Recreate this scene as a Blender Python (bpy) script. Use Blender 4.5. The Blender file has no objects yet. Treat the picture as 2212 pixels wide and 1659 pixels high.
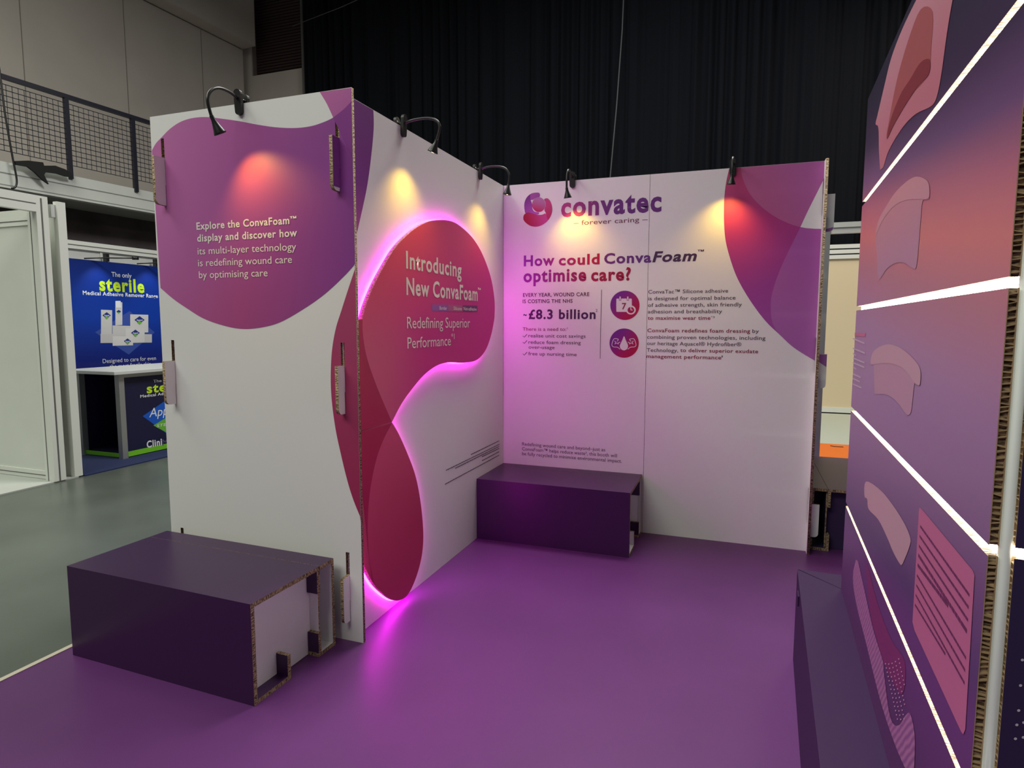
import bpy, bmesh, math, random
from mathutils import Vector, Matrix
random.seed(7)
S = bpy.context.scene
COL = S.collection

# ------------------------------------------------------------------ camera, world, lights, exposure
CAM = Vector((1.6018, -4.2366, 1.4351)); FPX = 1350.476
YAW, PIT, ROL = 0.34741, -0.09714, 0.00199
FW = Vector((-math.sin(YAW)*math.cos(PIT), math.cos(YAW)*math.cos(PIT), math.sin(PIT)))
_r = Vector((math.cos(YAW), math.sin(YAW), 0)); _u = _r.cross(FW)
RT = _r*math.cos(ROL) + _u*math.sin(ROL); UP = _u*math.cos(ROL) - _r*math.sin(ROL)
cd = bpy.data.cameras.new('camera'); cam = bpy.data.objects.new('camera', cd); COL.objects.link(cam)
cd.sensor_width = 36; cd.sensor_fit = 'HORIZONTAL'; cd.lens = FPX/2212*36; cd.clip_start = 0.02; cd.clip_end = 100
m = Matrix((RT, UP, -FW)).transposed().to_4x4(); m.translation = CAM; cam.matrix_world = m
S.camera = cam

w = bpy.data.worlds.new('hall_ambient'); S.world = w; w.use_nodes = True
bg = w.node_tree.nodes['Background']; bg.inputs[0].default_value = (0.95, 1.0, 0.93, 1); bg.inputs[1].default_value = 0.07

def area_light(name, loc, size, power, color, target=None):
    l = bpy.data.lights.new(name, 'AREA'); l.shape = 'RECTANGLE'; l.size, l.size_y = size; l.energy = power; l.color = color
    o = bpy.data.objects.new(name, l); COL.objects.link(o); o.location = loc
    if target is not None:
        o.rotation_euler = (Vector(target) - Vector(loc)).to_track_quat('-Z', 'Y').to_euler()
    return o
# unseen area lights standing in for the hall's ceiling lighting, placed by effect
area_light('hall_light', (-1.6, -7.6, 7.0), (5.0, 3.0), 390, (0.98, 1.0, 0.88))
area_light('hall_light', (-5.2, -3.2, 8.0), (3.0, 6.0), 400, (0.96, 1.0, 0.86))
area_light('hall_light', (0.7, 1.5, 8.0), (2.5, 2.5), 560, (1.0, 0.98, 0.95))
area_light('hall_light', (4.6, 4.8, 6.5), (2.0, 2.0), 110, (1.0, 0.88, 0.70))  # unseen warm light added to brighten the right-hand booth
S.view_settings.view_transform = 'Standard'; S.view_settings.look = 'None'
S.view_settings.gamma = 1.0; S.view_settings.exposure = 0.0; S.view_settings.use_curve_mapping = False

# ------------------------------------------------------------------ helpers: geometry
class Frame:
    """a real plane in the hall: origin, right axis, up axis, outward normal"""
    def __init__(s, O, U, V=(0, 0, 1)):
        s.O = Vector(O); s.U = Vector(U).normalized(); s.V = Vector(V).normalized(); s.N = s.U.cross(s.V)
    def uv(s, px, py):
        d = FW + RT*((px-1106)/FPX) - UP*((py-829.5)/FPX)
        q = CAM + d*((s.O-CAM).dot(s.N)/d.dot(s.N)) - s.O
        return (q.dot(s.U), q.dot(s.V))
    def p(s, u, v, n=0.0): return s.O + s.U*u + s.V*v + s.N*n
def cr(pts, n=6, closed=False):
    P = [Vector(p) for p in pts]; out = []; L = len(P)
    rng = range(L if closed else L-1)
    for i in rng:
        if closed: a, b, c, d = P[i-1], P[i], P[(i+1) % L], P[(i+2) % L]
        else: a, b, c, d = P[max(i-1, 0)], P[i], P[i+1], P[min(i+2, L-1)]
        for k in range(n):
            t = k/n
            out.append(0.5*((2*b)+(c-a)*t+(2*a-5*b+4*c-d)*t*t+(3*b-a-3*c+d)*t**3))
    if not closed: out.append(P[-1])
    return [tuple(v) for v in out]

def tag(o, label=None, cat=None, group=None, kind=None):
    if label: o['label'] = label
    if cat: o['category'] = cat
    if group: o['group'] = group
    if kind: o['kind'] = kind
    return o
def thing(name, loc, label, cat, group=None, rz=0.0):
    o = bpy.data.objects.new(name, None); COL.objects.link(o); o.empty_display_size = .1
    o.location = loc; o.rotation_euler = (0, 0, rz); tag(o, label, cat, group); return o
def basis(o):
    return Matrix.Translation(o.location) @ o.rotation_euler.to_matrix().to_4x4()
def world_of(o):
    b = o.matrix_parent_inverse @ basis(o)
    return world_of(o.parent) @ b if o.parent is not None else basis(o)
def attach(o, parent):
    """o was modelled in world coordinates: keep it there under its parent"""
    if parent is None: return o
    o.parent = parent; o.matrix_parent_inverse = world_of(parent).inverted()
    return o
def auto_uv(me):
    uvl = me.uv_layers.new(name='UVMap')
    for f in me.polygons:
        vs = [me.vertices[i].co for i in f.vertices]
        e = max(((vs[(i+1) % len(vs)]-vs[i]) for i in range(len(vs))), key=lambda v: v.length)
        if e.length < 1e-9: continue
        a = e.normalized(); b = f.normal.cross(a)
        for li, vi in zip(f.loop_indices, f.vertices):
            c = me.vertices[vi].co; uvl.data[li].uv = (c.dot(a), c.dot(b))
def mk(name, verts, faces, mats, parent=None, local=False, fm=None, smooth=False, uv=False):
    me = bpy.data.meshes.new(name); me.from_pydata([tuple(v) for v in verts], [], faces)
    if not isinstance(mats, (list, tuple)): mats = [mats]
    for m_ in mats: me.materials.append(m_)
    if fm:
        for f, k in zip(me.polygons, fm): f.material_index = k
    if smooth: me.polygons.foreach_set('use_smooth', [True]*len(me.polygons))
    me.update()
    if uv: auto_uv(me)
    o = bpy.data.objects.new(name, me); COL.objects.link(o)
    if parent is not None:
        if local: o.parent = parent
        else: attach(o, parent)
    return o
BF = [(0, 4, 6, 2), (1, 3, 7, 5), (0, 1, 5, 4), (2, 6, 7, 3), (0, 2, 3, 1), (4, 5, 7, 6)]   # x- x+ y- y+ z- z+
FK = ['x-', 'x+', 'y-', 'y+', 'z-', 'z+']
def boxv(lo, hi): return [(x, y, z) for z in (lo[2], hi[2]) for y in (lo[1], hi[1]) for x in (lo[0], hi[0])]
_BO = [(0, 2, 6, 4), (1, 5, 7, 3), (0, 4, 5, 1), (2, 3, 7, 6), (0, 1, 3, 2), (4, 6, 7, 5)]
def boxgeo(lo, hi):
    v = [(x, y, z) for x in (lo[0], hi[0]) for y in (lo[1], hi[1]) for z in (lo[2], hi[2])]
    f = [(0, 1, 3, 2), (4, 6, 7, 5), (0, 4, 5, 1), (2, 3, 7, 6), (0, 2, 6, 4), (1, 5, 7, 3)]
    return v, f
def box(name, lo, hi, mat, parent=None, local=True, faces=None, uv=False, bev=0.0):
    """faces: {'x-': material, ...} overrides"""
    v, f = boxgeo(lo, hi); mats = [mat]; fm = [0]*6
    for k, m_ in (faces or {}).items():
        if m_ not in mats: mats.append(m_)
        fm[FK.index(k)] = mats.index(m_)
    o = mk(name, v, f, mats, parent, local, fm, uv=uv)
    if bev:
        b = o.modifiers.new('bevel', 'BEVEL'); b.width = bev; b.segments = 2
    return o
class MB:
    def __init__(s): s.v = []; s.f = []
    def box(s, lo, hi):
        v, f = boxgeo(lo, hi); n = len(s.v); s.v += v; s.f += [tuple(i+n for i in q) for q in f]; return s
    def add(s, v, f): n = len(s.v); s.v += [tuple(x) for x in v]; s.f += [tuple(i+n for i in q) for q in f]; return s
    def build(s, name, mat, parent=None, local=True, smooth=False, uv=False): return mk(name, s.v, s.f, mat, parent, local, smooth=smooth, uv=uv)
def tube_geo(pts, r, seg=10, cap=True):
    P = [Vector(p) for p in pts]; rr = r if isinstance(r, (list, tuple)) else [r]*len(P)
    v = []; f = []; ref = None
    for i, p in enumerate(P):
        t = (P[min(i+1, len(P)-1)]-P[max(i-1, 0)]).normalized()
        if ref is None:
            ref = Vector((0, 0, 1)) if abs(t.z) < .9 else Vector((1, 0, 0))
        a = (ref - t*ref.dot(t)).normalized(); b = t.cross(a); ref = a
        for k in range(seg):
            th = 2*math.pi*k/seg; v.append(tuple(p + (a*math.cos(th)+b*math.sin(th))*rr[i]))
    for i in range(len(P)-1):
        for k in range(seg):
            k2 = (k+1) % seg; f.append((i*seg+k, i*seg+k2, (i+1)*seg+k2, (i+1)*seg+k))
    if cap:
        f.append(tuple(range(seg-1, -1, -1))); f.append(tuple((len(P)-1)*seg+k for k in range(seg)))
    return v, f
def tube(name, pts, r, mat, parent=None, local=False, seg=10, cap=True):
    v, f = tube_geo(pts, r, seg, cap); return mk(name, v, f, mat, parent, local, smooth=True)
def plate(name, loops, fr, n0, n1, m_front, m_edge, parent=None, m_back=None, split_z=None):
    """board cut to an outline with holes: loops in (u,v) of the frame, between n0 and n1 (front)"""
    cu = bpy.data.curves.new(name, 'CURVE'); cu.dimensions = '2D'; cu.fill_mode = 'BOTH'; cu.extrude = (n1-n0)/2
    for lp in loops:
        sp = cu.splines.new('POLY'); sp.points.add(len(lp)-1); sp.use_cyclic_u = True
        for q, (a, b) in zip(sp.points, lp): q.co = (a, b, 0, 1)
    t = bpy.data.objects.new(name, cu); COL.objects.link(t)
    dg = bpy.context.evaluated_depsgraph_get(); me = bpy.data.meshes.new_from_object(t.evaluated_get(dg))
    bpy.data.objects.remove(t); bpy.data.curves.remove(cu)
    me.name = name; me.materials.clear()
    for m_ in (m_front, m_edge, m_back or m_front): me.materials.append(m_)
    for f in me.polygons: f.material_index = 0 if f.normal.z > .7 else (2 if f.normal.z < -.7 else 1)
    for l in list(me.uv_layers): me.uv_layers.remove(l)
    mid = (n0+n1)/2
    for v in me.vertices: v.co = fr.p(v.co.x, v.co.y, mid+v.co.z)
    me.update(); auto_uv(me)
    o = bpy.data.objects.new(name, me); COL.objects.link(o); return attach(o, parent)
def rect(u0, v0, u1, v1): return [(u0, v0), (u1, v0), (u1, v1), (u0, v1)]

# ------------------------------------------------------------------ helpers: materials
def s2l(c): return tuple((x/255/12.92 if x/255 <= .04045 else ((x/255+.055)/1.055)**2.4) for x in c)
def M(name, col, rough=.6, metal=0.0, spec=.5, noise=0.0, nscale=8.0, bump=0.0, bscale=60.0, coat=0.0):
    m_ = bpy.data.materials.new(name); m_.use_nodes = True; nt = m_.node_tree; b = nt.nodes['Principled BSDF']
    b.inputs['Base Color'].default_value = (*col, 1); b.inputs['Roughness'].default_value = rough
    b.inputs['Metallic'].default_value = metal; b.inputs['Specular IOR Level'].default_value = spec
    b.inputs['Coat Weight'].default_value = coat
    if noise or bump: tc = nt.nodes.new('ShaderNodeTexCoord')
    if noise:
        n = nt.nodes.new('ShaderNodeTexNoise'); n.inputs['Scale'].default_value = nscale; n.inputs['Detail'].default_value = 5
        nt.links.new(tc.outputs['Object'], n.inputs['Vector'])
        r = nt.nodes.new('ShaderNodeValToRGB')
        r.color_ramp.elements[0].position = .3; r.color_ramp.elements[1].position = .7
        r.color_ramp.elements[0].color = (*[c*(1-noise) for c in col], 1); r.color_ramp.elements[1].color = (*[min(1, c*(1+noise)) for c in col], 1)
        nt.links.new(n.outputs['Fac'], r.inputs['Fac']); nt.links.new(r.outputs['Color'], b.inputs['Base Color'])
    if bump:
        n2 = nt.nodes.new('ShaderNodeTexNoise'); n2.inputs['Scale'].default_value = bscale; n2.inputs['Detail'].default_value = 4
        nt.links.new(tc.outputs['Object'], n2.inputs['Vector'])
        bp = nt.nodes.new('ShaderNodeBump'); bp.inputs['Strength'].default_value = bump; bp.inputs['Distance'].default_value = .01
        nt.links.new(n2.outputs['Fac'], bp.inputs['Height']); nt.links.new(bp.outputs['Normal'], b.inputs['Normal'])
    return m_
def EM(name, col, strength):
    m_ = bpy.data.materials.new(name); m_.use_nodes = True; nt = m_.node_tree; nt.nodes.clear()
    e = nt.nodes.new('ShaderNodeEmission'); e.inputs[0].default_value = (*col, 1); e.inputs[1].default_value = strength
    o = nt.nodes.new('ShaderNodeOutputMaterial'); nt.links.new(e.outputs[0], o.inputs[0]); return m_
def _ramp(nt, P0, P1, stops):
    g = nt.nodes.new('ShaderNodeNewGeometry'); P0 = Vector(P0); P1 = Vector(P1); d = P1-P0
    s = nt.nodes.new('ShaderNodeVectorMath'); s.operation = 'SUBTRACT'; s.inputs[1].default_value = P0
    nt.links.new(g.outputs['Position'], s.inputs[0])
    dt = nt.nodes.new('ShaderNodeVectorMath'); dt.operation = 'DOT_PRODUCT'; dt.inputs[1].default_value = d/d.length_squared
    nt.links.new(s.outputs[0], dt.inputs[0])
    r = nt.nodes.new('ShaderNodeValToRGB'); r.color_ramp.interpolation = 'EASE' if len(stops) == 2 else 'LINEAR'
    el = r.color_ramp.elements
    while len(el) < len(stops): el.new(.5)
    for e, (t, c) in zip(el, stops): e.position = t; e.color = (*c, 1)
    nt.links.new(dt.outputs['Value'], r.inputs['Fac']); return r
def GR(name, P0, P1, stops, rough=.5, second=None):
    """printed colour gradient between two points of the board; second = (P0, P1, stops, blend P0, blend P1)"""
    m_ = bpy.data.materials.new(name); m_.use_nodes = True; nt = m_.node_tree; b = nt.nodes['Principled BSDF']
    b.inputs['Roughness'].default_value = rough; b.inputs['Specular IOR Level'].default_value = .35
    r = _ramp(nt, P0, P1, stops)
    if second:
        r2 = _ramp(nt, *second[:3]); k = _ramp(nt, second[3], second[4], [(0, (0, 0, 0)), (1, (1, 1, 1))])
        mx = nt.nodes.new('ShaderNodeMix'); mx.data_type = 'RGBA'
        nt.links.new(k.outputs['Color'], mx.inputs[0]); nt.links.new(r.outputs['Color'], mx.inputs[6]); nt.links.new(r2.outputs['Color'], mx.inputs[7])
        nt.links.new(mx.outputs[2], b.inputs['Base Color'])
    else: nt.links.new(r.outputs['Color'], b.inputs['Base Color'])
    return m_
def kraft():
    m_ = bpy.data.materials.new('kraft_honeycomb_edge'); m_.use_nodes = True; nt = m_.node_tree; b = nt.nodes['Principled BSDF']
    b.inputs['Roughness'].default_value = .85; b.inputs['Specular IOR Level'].default_value = .2
    u = nt.nodes.new('ShaderNodeUVMap'); mp = nt.nodes.new('ShaderNodeMapping'); mp.inputs['Scale'].default_value = (1, .25, 1)
    nt.links.new(u.outputs[0], mp.inputs[0])
    n = nt.nodes.new('ShaderNodeTexNoise'); n.noise_dimensions = '2D'; n.inputs['Scale'].default_value = 260; n.inputs['Detail'].default_value = 1.5
    nt.links.new(mp.outputs[0], n.inputs['Vector'])
    r = nt.nodes.new('ShaderNodeValToRGB'); e = r.color_ramp.elements
    e[0].position = .38; e[0].color = (.09, .06, .035, 1); e[1].position = .62; e[1].color = (.50, .37, .23, 1)
    nt.links.new(n.outputs['Fac'], r.inputs['Fac']); nt.links.new(r.outputs['Color'], b.inputs['Base Color'])
    bp = nt.nodes.new('ShaderNodeBump'); bp.inputs['Strength'].default_value = .6; bp.inputs['Distance'].default_value = .003
    nt.links.new(n.outputs['Fac'], bp.inputs['Height']); nt.links.new(bp.outputs['Normal'], b.inputs['Normal'])
    return m_

WHITE = M('white_board', (.80, .80, .79), .55, spec=.35)
KRAFT = kraft()
KR = M('kraft_paper', (.40, .28, .16), .9, spec=.1, noise=.2, nscale=40)
PURPLE = M('bench_purple_print', (.042, .011, .060), .34, spec=.40)
BLACKP = M('black_plastic', (.012, .012, .013), .35)
DARK = M('dark_gap', (.01, .01, .01), .9)
CREAMTXT = M('pale_lettering', (.86, .80, .74), .6)
CHROME = M('bright_metal', (.6, .6, .6), .25, 1.0)

# ------------------------------------------------------------------ helpers: print and lettering
def decal(name, fr, pts, mat, off, parent, px=True):
    q = [fr.uv(*p) for p in pts] if px else list(pts)
    bm = bmesh.new(); vs = [bm.verts.new(fr.p(a, b, off)) for a, b in q]
    f = bm.faces.new(vs)
    bm.normal_update()
    if f.normal.dot(fr.N) < 0: f.normal_flip()
    bmesh.ops.triangulate(bm, faces=[f])
    me = bpy.data.meshes.new(name); bm.to_mesh(me); bm.free(); me.materials.append(mat)
    o = bpy.data.objects.new(name, me); COL.objects.link(o); return attach(o, parent)
def decal_holes(name, fr, outer, holes, mat, off, parent):
    cl = []
    for q in outer:
        if not cl or (Vector(q)-Vector(cl[-1])).length > 1e-4: cl.append(q)
    from mathutils.geometry import tessellate_polygon
    lps = [cl]+holes; tri = tessellate_polygon([[Vector((a, b, 0)) for a, b in lp] for lp in lps])
    V = [fr.p(a, b, off) for lp in lps for a, b in lp]
    return mk(name, V, [tuple(t) for t in tri], mat, parent)
def ring(c, rx, ry, n=36): return [(c[0]+rx*math.cos(2*math.pi*k/n), c[1]+ry*math.sin(2*math.pi*k/n)) for k in range(n)]
def stroke(name, fr, lines, wpx, mat, off, parent, n=3):
    """printed line work: polylines given in pixels, width in pixels"""
    V = []; F = []
    for ln in lines:
        P = [Vector(p) for p in (cr(ln, n) if len(ln) > 2 and n > 1 else ln)]
        b0 = len(V)
        for i, p in enumerate(P):
            t = (P[min(i+1, len(P)-1)]-P[max(i-1, 0)]); t = t.normalized() if t.length else Vector((1, 0)); nn = Vector((-t.y, t.x))*wpx/2
            for s in (1, -1):
                q = p+nn*s; V.append(fr.p(*fr.uv(q.x, q.y), off))
        for i in range(len(P)-1): F.append((b0+2*i, b0+2*i+1, b0+2*i+3, b0+2*i+2))
    return mk(name, V, F, mat, parent)
_CAP = {}
def text_mesh(body, bold, shear, space=1.0):
    cu = bpy.data.curves.new('lettering', 'FONT'); cu.body = body; cu.size = 1; cu.offset = bold; cu.shear = shear; cu.resolution_u = 3
    cu.fill_mode = 'FRONT'; cu.space_character = space
    t = bpy.data.objects.new('lettering', cu); COL.objects.link(t)
    dg = bpy.context.evaluated_depsgraph_get(); me = bpy.data.meshes.new_from_object(t.evaluated_get(dg))
    bpy.data.objects.remove(t); bpy.data.curves.remove(cu); return me
def cap_height():
    if 'h' not in _CAP:
        me = text_mesh('H', 0, 0); _CAP['h'] = max(v.co.y for v in me.vertices)-min(v.co.y for v in me.vertices)
        me2 = text_mesh('x', 0, 0); _CAP['x'] = max(v.co.y for v in me2.vertices)
    return _CAP['h']
def text(fr, body, p0, p1, htop, mat, parent, bold=0.0, shear=0.0, off=.0012, xh=False, level=True, name='lettering'):
    """one printed line: p0/p1 pixel ends of the baseline, htop pixel height of a capital (or x-height) at p0"""
    u0, v0 = fr.uv(*p0); u1, v1 = fr.uv(*p1); _, vt = fr.uv(p0[0], p0[1]-htop)
    ch = cap_height(); H = (vt-v0)/(_CAP['x'] if xh else ch)
    if level: v0 = v1 = (v0+v1)/2
    me = text_mesh(body, bold, shear, 1+bold*4.2)
    xs = [v.co.x for v in me.vertices]; x0, x1 = min(xs), max(xs); k = (u1-u0)/(x1-x0)
    for v in me.vertices:
        t = (v.co.x-x0)/(x1-x0); v.co = fr.p(u0+(v.co.x-x0)*k, v0+(v1-v0)*t+v.co.y*H, off)
    me.materials.clear(); me.materials.append(mat); me.name = name
    if htop >= 8.5 and ' ' in body:      # large lines: one object per word
        for w_ in words_of(me, fr, body.count(' ')+1):
            o = bpy.data.objects.new(name, w_); COL.objects.link(o); attach(o, parent)
        return
    o = bpy.data.objects.new(name, me); COL.objects.link(o); return attach(o, parent)
def words_of(me, fr, n):
    P = [((v.co-fr.O).dot(fr.U)) for v in me.vertices]
    iv = sorted((min(P[i] for i in f.vertices), max(P[i] for i in f.vertices)) for f in me.polygons)
    gaps = []; hi = iv[0][1]
    for a, b in iv:
        if a > hi: gaps.append((a-hi, (a+hi)/2))
        hi = max(hi, b)
    cuts = sorted(c for g_, c in sorted(gaps, reverse=True)[:n-1])
    out = []
    for k in range(len(cuts)+1):
        lo_ = cuts[k-1] if k else -1e9; hi_ = cuts[k] if k < len(cuts) else 1e9
        fs = [f for f in me.polygons if lo_ < sum(P[i] for i in f.vertices)/len(f.vertices) < hi_]
        ids = sorted({i for f in fs for i in f.vertices}); mp = {i: j for j, i in enumerate(ids)}
        w_ = bpy.data.meshes.new(me.name); w_.from_pydata([me.vertices[i].co for i in ids], [], [[mp[i] for i in f.vertices] for f in fs])
        w_.materials.append(me.materials[0]); w_.update(); out.append(w_)
    return out
def dashes(fr, p0, p1, hpx, mat, parent, off=.0012, rnd=None, name='small_print'):
    """a line of print too small to read: word-length dashes"""
    rnd = rnd or random; V = []; F = []; t = 0.0
    u0, v0 = fr.uv(*p0); u1, v1 = fr.uv(*p1); L = abs(u1-u0); h = abs(fr.uv(p0[0], p0[1]-hpx)[1]-v0)
    while t < L:
        wl = min(rnd.uniform(1.2, 4.5)*h, L-t); a = t/L; b = (t+wl)/L
        n = len(V)
        for q, z in ((a, 0), (b, 0), (b, h), (a, h)): V.append(fr.p(u0+(u1-u0)*q, v0+(v1-v0)*q+z, off))
        F.append((n, n+1, n+2, n+3)); t += wl+h*.45
    return mk(name, V, F, mat, parent)

# ------------------------------------------------------------------ the setting
HA = math.radians(3.8); HD = Vector((math.sin(HA), math.cos(HA), 0)); HN = Vector((math.cos(HA), -math.sin(HA), 0))
M_CONC = M('polished_concrete', (.090, .103, .090), .30, spec=.45, noise=.16, nscale=1.6, bump=.03, bscale=9)
M_VINYL = M('purple_vinyl', (.114, .029, .146), .40, spec=.32, noise=.05, nscale=3, bump=.03, bscale=220)
M_WALLH = M('hall_wall_paint', (.46, .41, .375), .85, noise=.05, nscale=1.2)
M_FASC = M('balcony_fascia_paint', (.60, .62, .59), .7, noise=.03, nscale=3)
M_NAVY = M('navy_steel', (.007, .008, .020), .5)
tag(box('floor', (-14, -9, -.06), (9, 12, 0), M_CONC), kind='structure')
tag(box('floor_vinyl', (-1.125, -7.5, 0.0005), (4.6, 2.6, .004), M_VINYL), kind='structure')
tag(box('trim_1', (-1.150, -7.5, .0005), (-1.125, 2.6, .007), M('cream_edge_strip', (.62, .56, .46), .5)), kind='structure')

def hbox(name, u0, u1, v0, v1, z0, z1, mat, base=(-7.5, 0, 0), parent=None, bev=0):
    """box along the hall's side wall: u along it, v out of it"""
    V = [Vector(base)+HD*u+HN*v+Vector((0, 0, z)) for u in (u0, u1) for v in (v0, v1) for z in (z0, z1)]
    F = boxgeo((0, 0, 0), (1, 1, 1))[1]
    F = [tuple(reversed(f)) for f in F]
    return mk(name, V, F, mat, parent)
wl = tag(hbox('wall_left', -7, 7.3, -2.3, -2.0, 3.45, 7.47, M_WALLH), kind='structure')
tag(hbox('wall_left_upper', -7, 7.3, -2.3, -1.62, 7.49, 11, M_WALLH), kind='structure')
for u in (2.84-.05, 4.53, 6.2):
    hbox('panel_joint', u, u+.012, -2.0, -1.996, 3.47, 7.46, M('joint_line', (.20, .175, .155), .9), parent=wl)  # thin darker strip along each vertical seam of the wall
fas = tag(hbox('trim_2', -7, 7.3, -2.0, 0, 3.15, 3.50, M_FASC), kind='structure')
for z, h, d in ((3.352, .012, .004), (3.20, .012, .004), (3.165, .02, .03)):
    hbox('ledge', -7, 7.3, 0, d, z, z+h, M('fascia_line', (.23, .24, .23), .8) if d < .01 else M_FASC, parent=fas)
tag(hbox('wall_under_balcony', -7, 7.3, -.75, -.65, 0, 3.15, M('black_drape_wall', (.085, .070, .074), .95, noise=.3, nscale=2)), kind='structure')
# end wall with the slatted opening
wb = tag(box('wall_back', (-10.5, 7.62, 0), (-8.96, 7.9, 11), M_WALLH), kind='structure')
box('sill_wall', (-8.96, 7.62, 0), (-7.55, 7.9, 6.98), M_WALLH, wb)
tag(box('wall_back_right', (-7.55, 7.75, 0), (9, 7.9, 11), M('black_wall', (.01, .01, .012), .9)), kind='structure')
op = thing('louvre_opening', (-8.255, 7.75, 6.98), 'dark brown slatted opening high in the end wall beside the black curtain', 'louvre')
box('backing', (-.70, .06, 0), (.70, .09, 4), M('brown_louvre_dark', (.020, .010, .010), .8), op)
lm_ = M('brown_slat', (.040, .020, .019), .6); pv = []
me_slat = None
for i in range(36):
    z = .03+i*.062
    o = box('slat', (-.68, 0, z), (.68, .05, z+.045), lm_, op) if me_slat is None else None
    if o: me_slat = o.data
    else:
        o = bpy.data.objects.new('slat', me_slat); COL.objects.link(o); o.parent = op; o.location = (0, 0, i*.062)
box('frame_post', (-.72, -.10, 0), (-.68, .08, 4), M('brown_frame', (.16, .13, .12), .7), op)
box('frame_post', (.66, -.10, 0), (.74, .08, 4), bpy.data.materials['brown_frame'], op)
tag(tube('conduit', [(-7.42, 7.45, 2), (-7.42, 7.45, 8.3)], .035, M('grey_conduit', (.16, .15, .15), .5), None), 'grey vertical conduit pipe at the edge of the black curtain', 'pipe')

# black curtain with folds
def curtain():
    n = 640; x0, x1 = -7.30, 8.5; V = []; F = []; zs = (0.02, 3.0, 6.0, 10.5)
    rnd = random.Random(3); ph = 0; pos = []
    for i in range(n+1):
        t = i/n; ph += .55+.35*math.sin(t*37)+rnd.uniform(-.12, .12)
        pos.append(.055*math.sin(ph)+.03*math.sin(ph*.37+1)+.02*rnd.uniform(-1, 1))
    for zi, z in enumerate(zs):
        for i in range(n+1): V.append((x0+(x1-x0)*i/n, 7.28+pos[i]*(1.15-.25*zi/3), z))
    for zi in range(3):
        for i in range(n):
            a = zi*(n+1)+i; F.append((a, a+1, a+n+2, a+n+1))
    o = mk('curtain', V, F, M('black_drape_cloth', (.0055, .0065, .0095), .9, spec=.12), smooth=True)
    sm = o.modifiers.new('thick', 'SOLIDIFY'); sm.thickness = .006
    return o
tag(curtain(), 'tall black pleated curtain hanging behind the exhibition stand', 'curtain')
tag(tube('cable', [(-.40, 6.9, 8.2), (-.45, 6.9, 6.4), (-.52, 6.9, 5.2), (-.62, 6.9, 3.9), (-.66, 6.9, 3.4)], .012, M('grey_cable', (.06, .065, .07), .6)), 'thin grey cable hanging in front of the black curtain', 'cable')
tag(tube('wire', [(-7.4, 7.1, 7.6), (-6.2, 7.1, 7.78), (-4.6, 7.1, 8.1), (-2.5, 7.1, 8.6)], .007, M('dark_wire', (.10, .10, .10), .6)), 'thin wire running up along the top of the black curtain', 'wire')

# balcony railing
rl = thing('railing', Vector((-7.5, 0, 3.5))+HD*2.2, 'navy steel balcony railing with square wire mesh panels', 'railing')
def hp(u, v, z): return Vector((-7.5, 0, 0))+HD*u+HN*v+Vector((0, 0, z))
hbox('handrail', -3, 7.03, -.03, .03, 4.545, 4.60, M_NAVY, parent=rl)
for u in [2.17+.975*k for k in range(-5, 5)]:
    hbox('post', u-.028, u+.028, -.02, .03, 3.45, 4.55, M_NAVY, parent=rl)
    mb = MB()
    for k in range(1, 13):
        a = u+.03+k*.0705; mb.add(*tube_geo([hp(a, 0, 3.64), hp(a, 0, 4.48)], .0048, 4))
    for k in range(13):
        z = 3.64+k*.07; mb.add(*tube_geo([hp(u+.03, .004, z), hp(u+.945, .004, z)], .0048, 4))
    mb.build('wire_mesh_panel', M_NAVY, rl, local=False)
# black cloth strip knotted to the railing foot and the hanging cable
def cloth():
    fr = Frame(hp(0, .09, 0), HD); pts = [(30, 348), (60, 347), (92, 351), (94, 358), (118, 358), (140, 366), (154, 375), (156, 383), (140, 381), (122, 375), (98, 372), (94, 378), (104, 398), (90, 388), (74, 372), (58, 360), (34, 356)]
    q = [fr.uv(*p) for p in pts]
    return plate('black_cloth', [q], fr, -.015, .015, M('black_cloth', (.010, .010, .011), .9), bpy.data.materials['black_cloth'])
tag(cloth(), 'torn black cloth strip tied along the foot of the balcony railing', 'cloth')
fr = Frame(hp(0, .10, 0), HD)
tag(tube('hanging_cable', [fr.p(*fr.uv(*p)) for p in cr([(-6, 120), (2, 175), (10, 240), (20, 300), (29, 350), (35, 380), (36, 396), (32, 405), (25, 407)])], .012, BLACKP), 'dark cable hanging down over the balcony fascia', 'cable')

# ------------------------------------------------------------------ neighbouring booths across the aisle
M_SHELL = M('booth_white_panel', (.66, .68, .63), .55, noise=.02, nscale=4)
M_ALU = M('booth_white_frame', (.72, .74, .69), .4, spec=.5)
M_ALU2 = M('grey_aluminium', (.42, .43, .44), .35, .6)
GROOVE = M('frame_groove', (.12, .12, .11), .7)
bt = thing('booth_wall', (-6.1, -.42, 0), 'white modular booth wall with framed panel and open fascia beam', 'booth wall')
box('wall_panel', (-2.4, -.008, .09), (1.87, .008, 2.28), M_SHELL, bt)
box('bottom_rail', (-2.4, -.02, .015), (1.87, .02, .09), M_ALU, bt)
box('top_rail', (-2.4, -.02, 2.28), (1.87, .02, 2.36), M_ALU, bt)
box('rail_groove', (-2.4, -.023, .047), (1.87, -.0205, .053), GROOVE, bt); box('rail_groove', (-2.4, -.023, 2.315), (1.87, -.0205, 2.322), GROOVE, bt)
box('corner_post', (1.87, -.05, .012), (1.99, .05, 2.52), M_ALU, bt)
box('post_groove', (1.991, -.012, .012), (1.993, .0, 2.50), GROOVE, bt); box('post_groove', (1.905, -.053, .012), (1.912, -.051, 2.40), GROOVE, bt)
box('fascia_beam', (1.93, -3.2, 2.38), (1.99, -.05, 2.52), M_ALU, bt)
box('fascia_groove', (1.991, -3.2, 2.445), (1.993, -.05, 2.452), GROOVE, bt)
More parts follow.
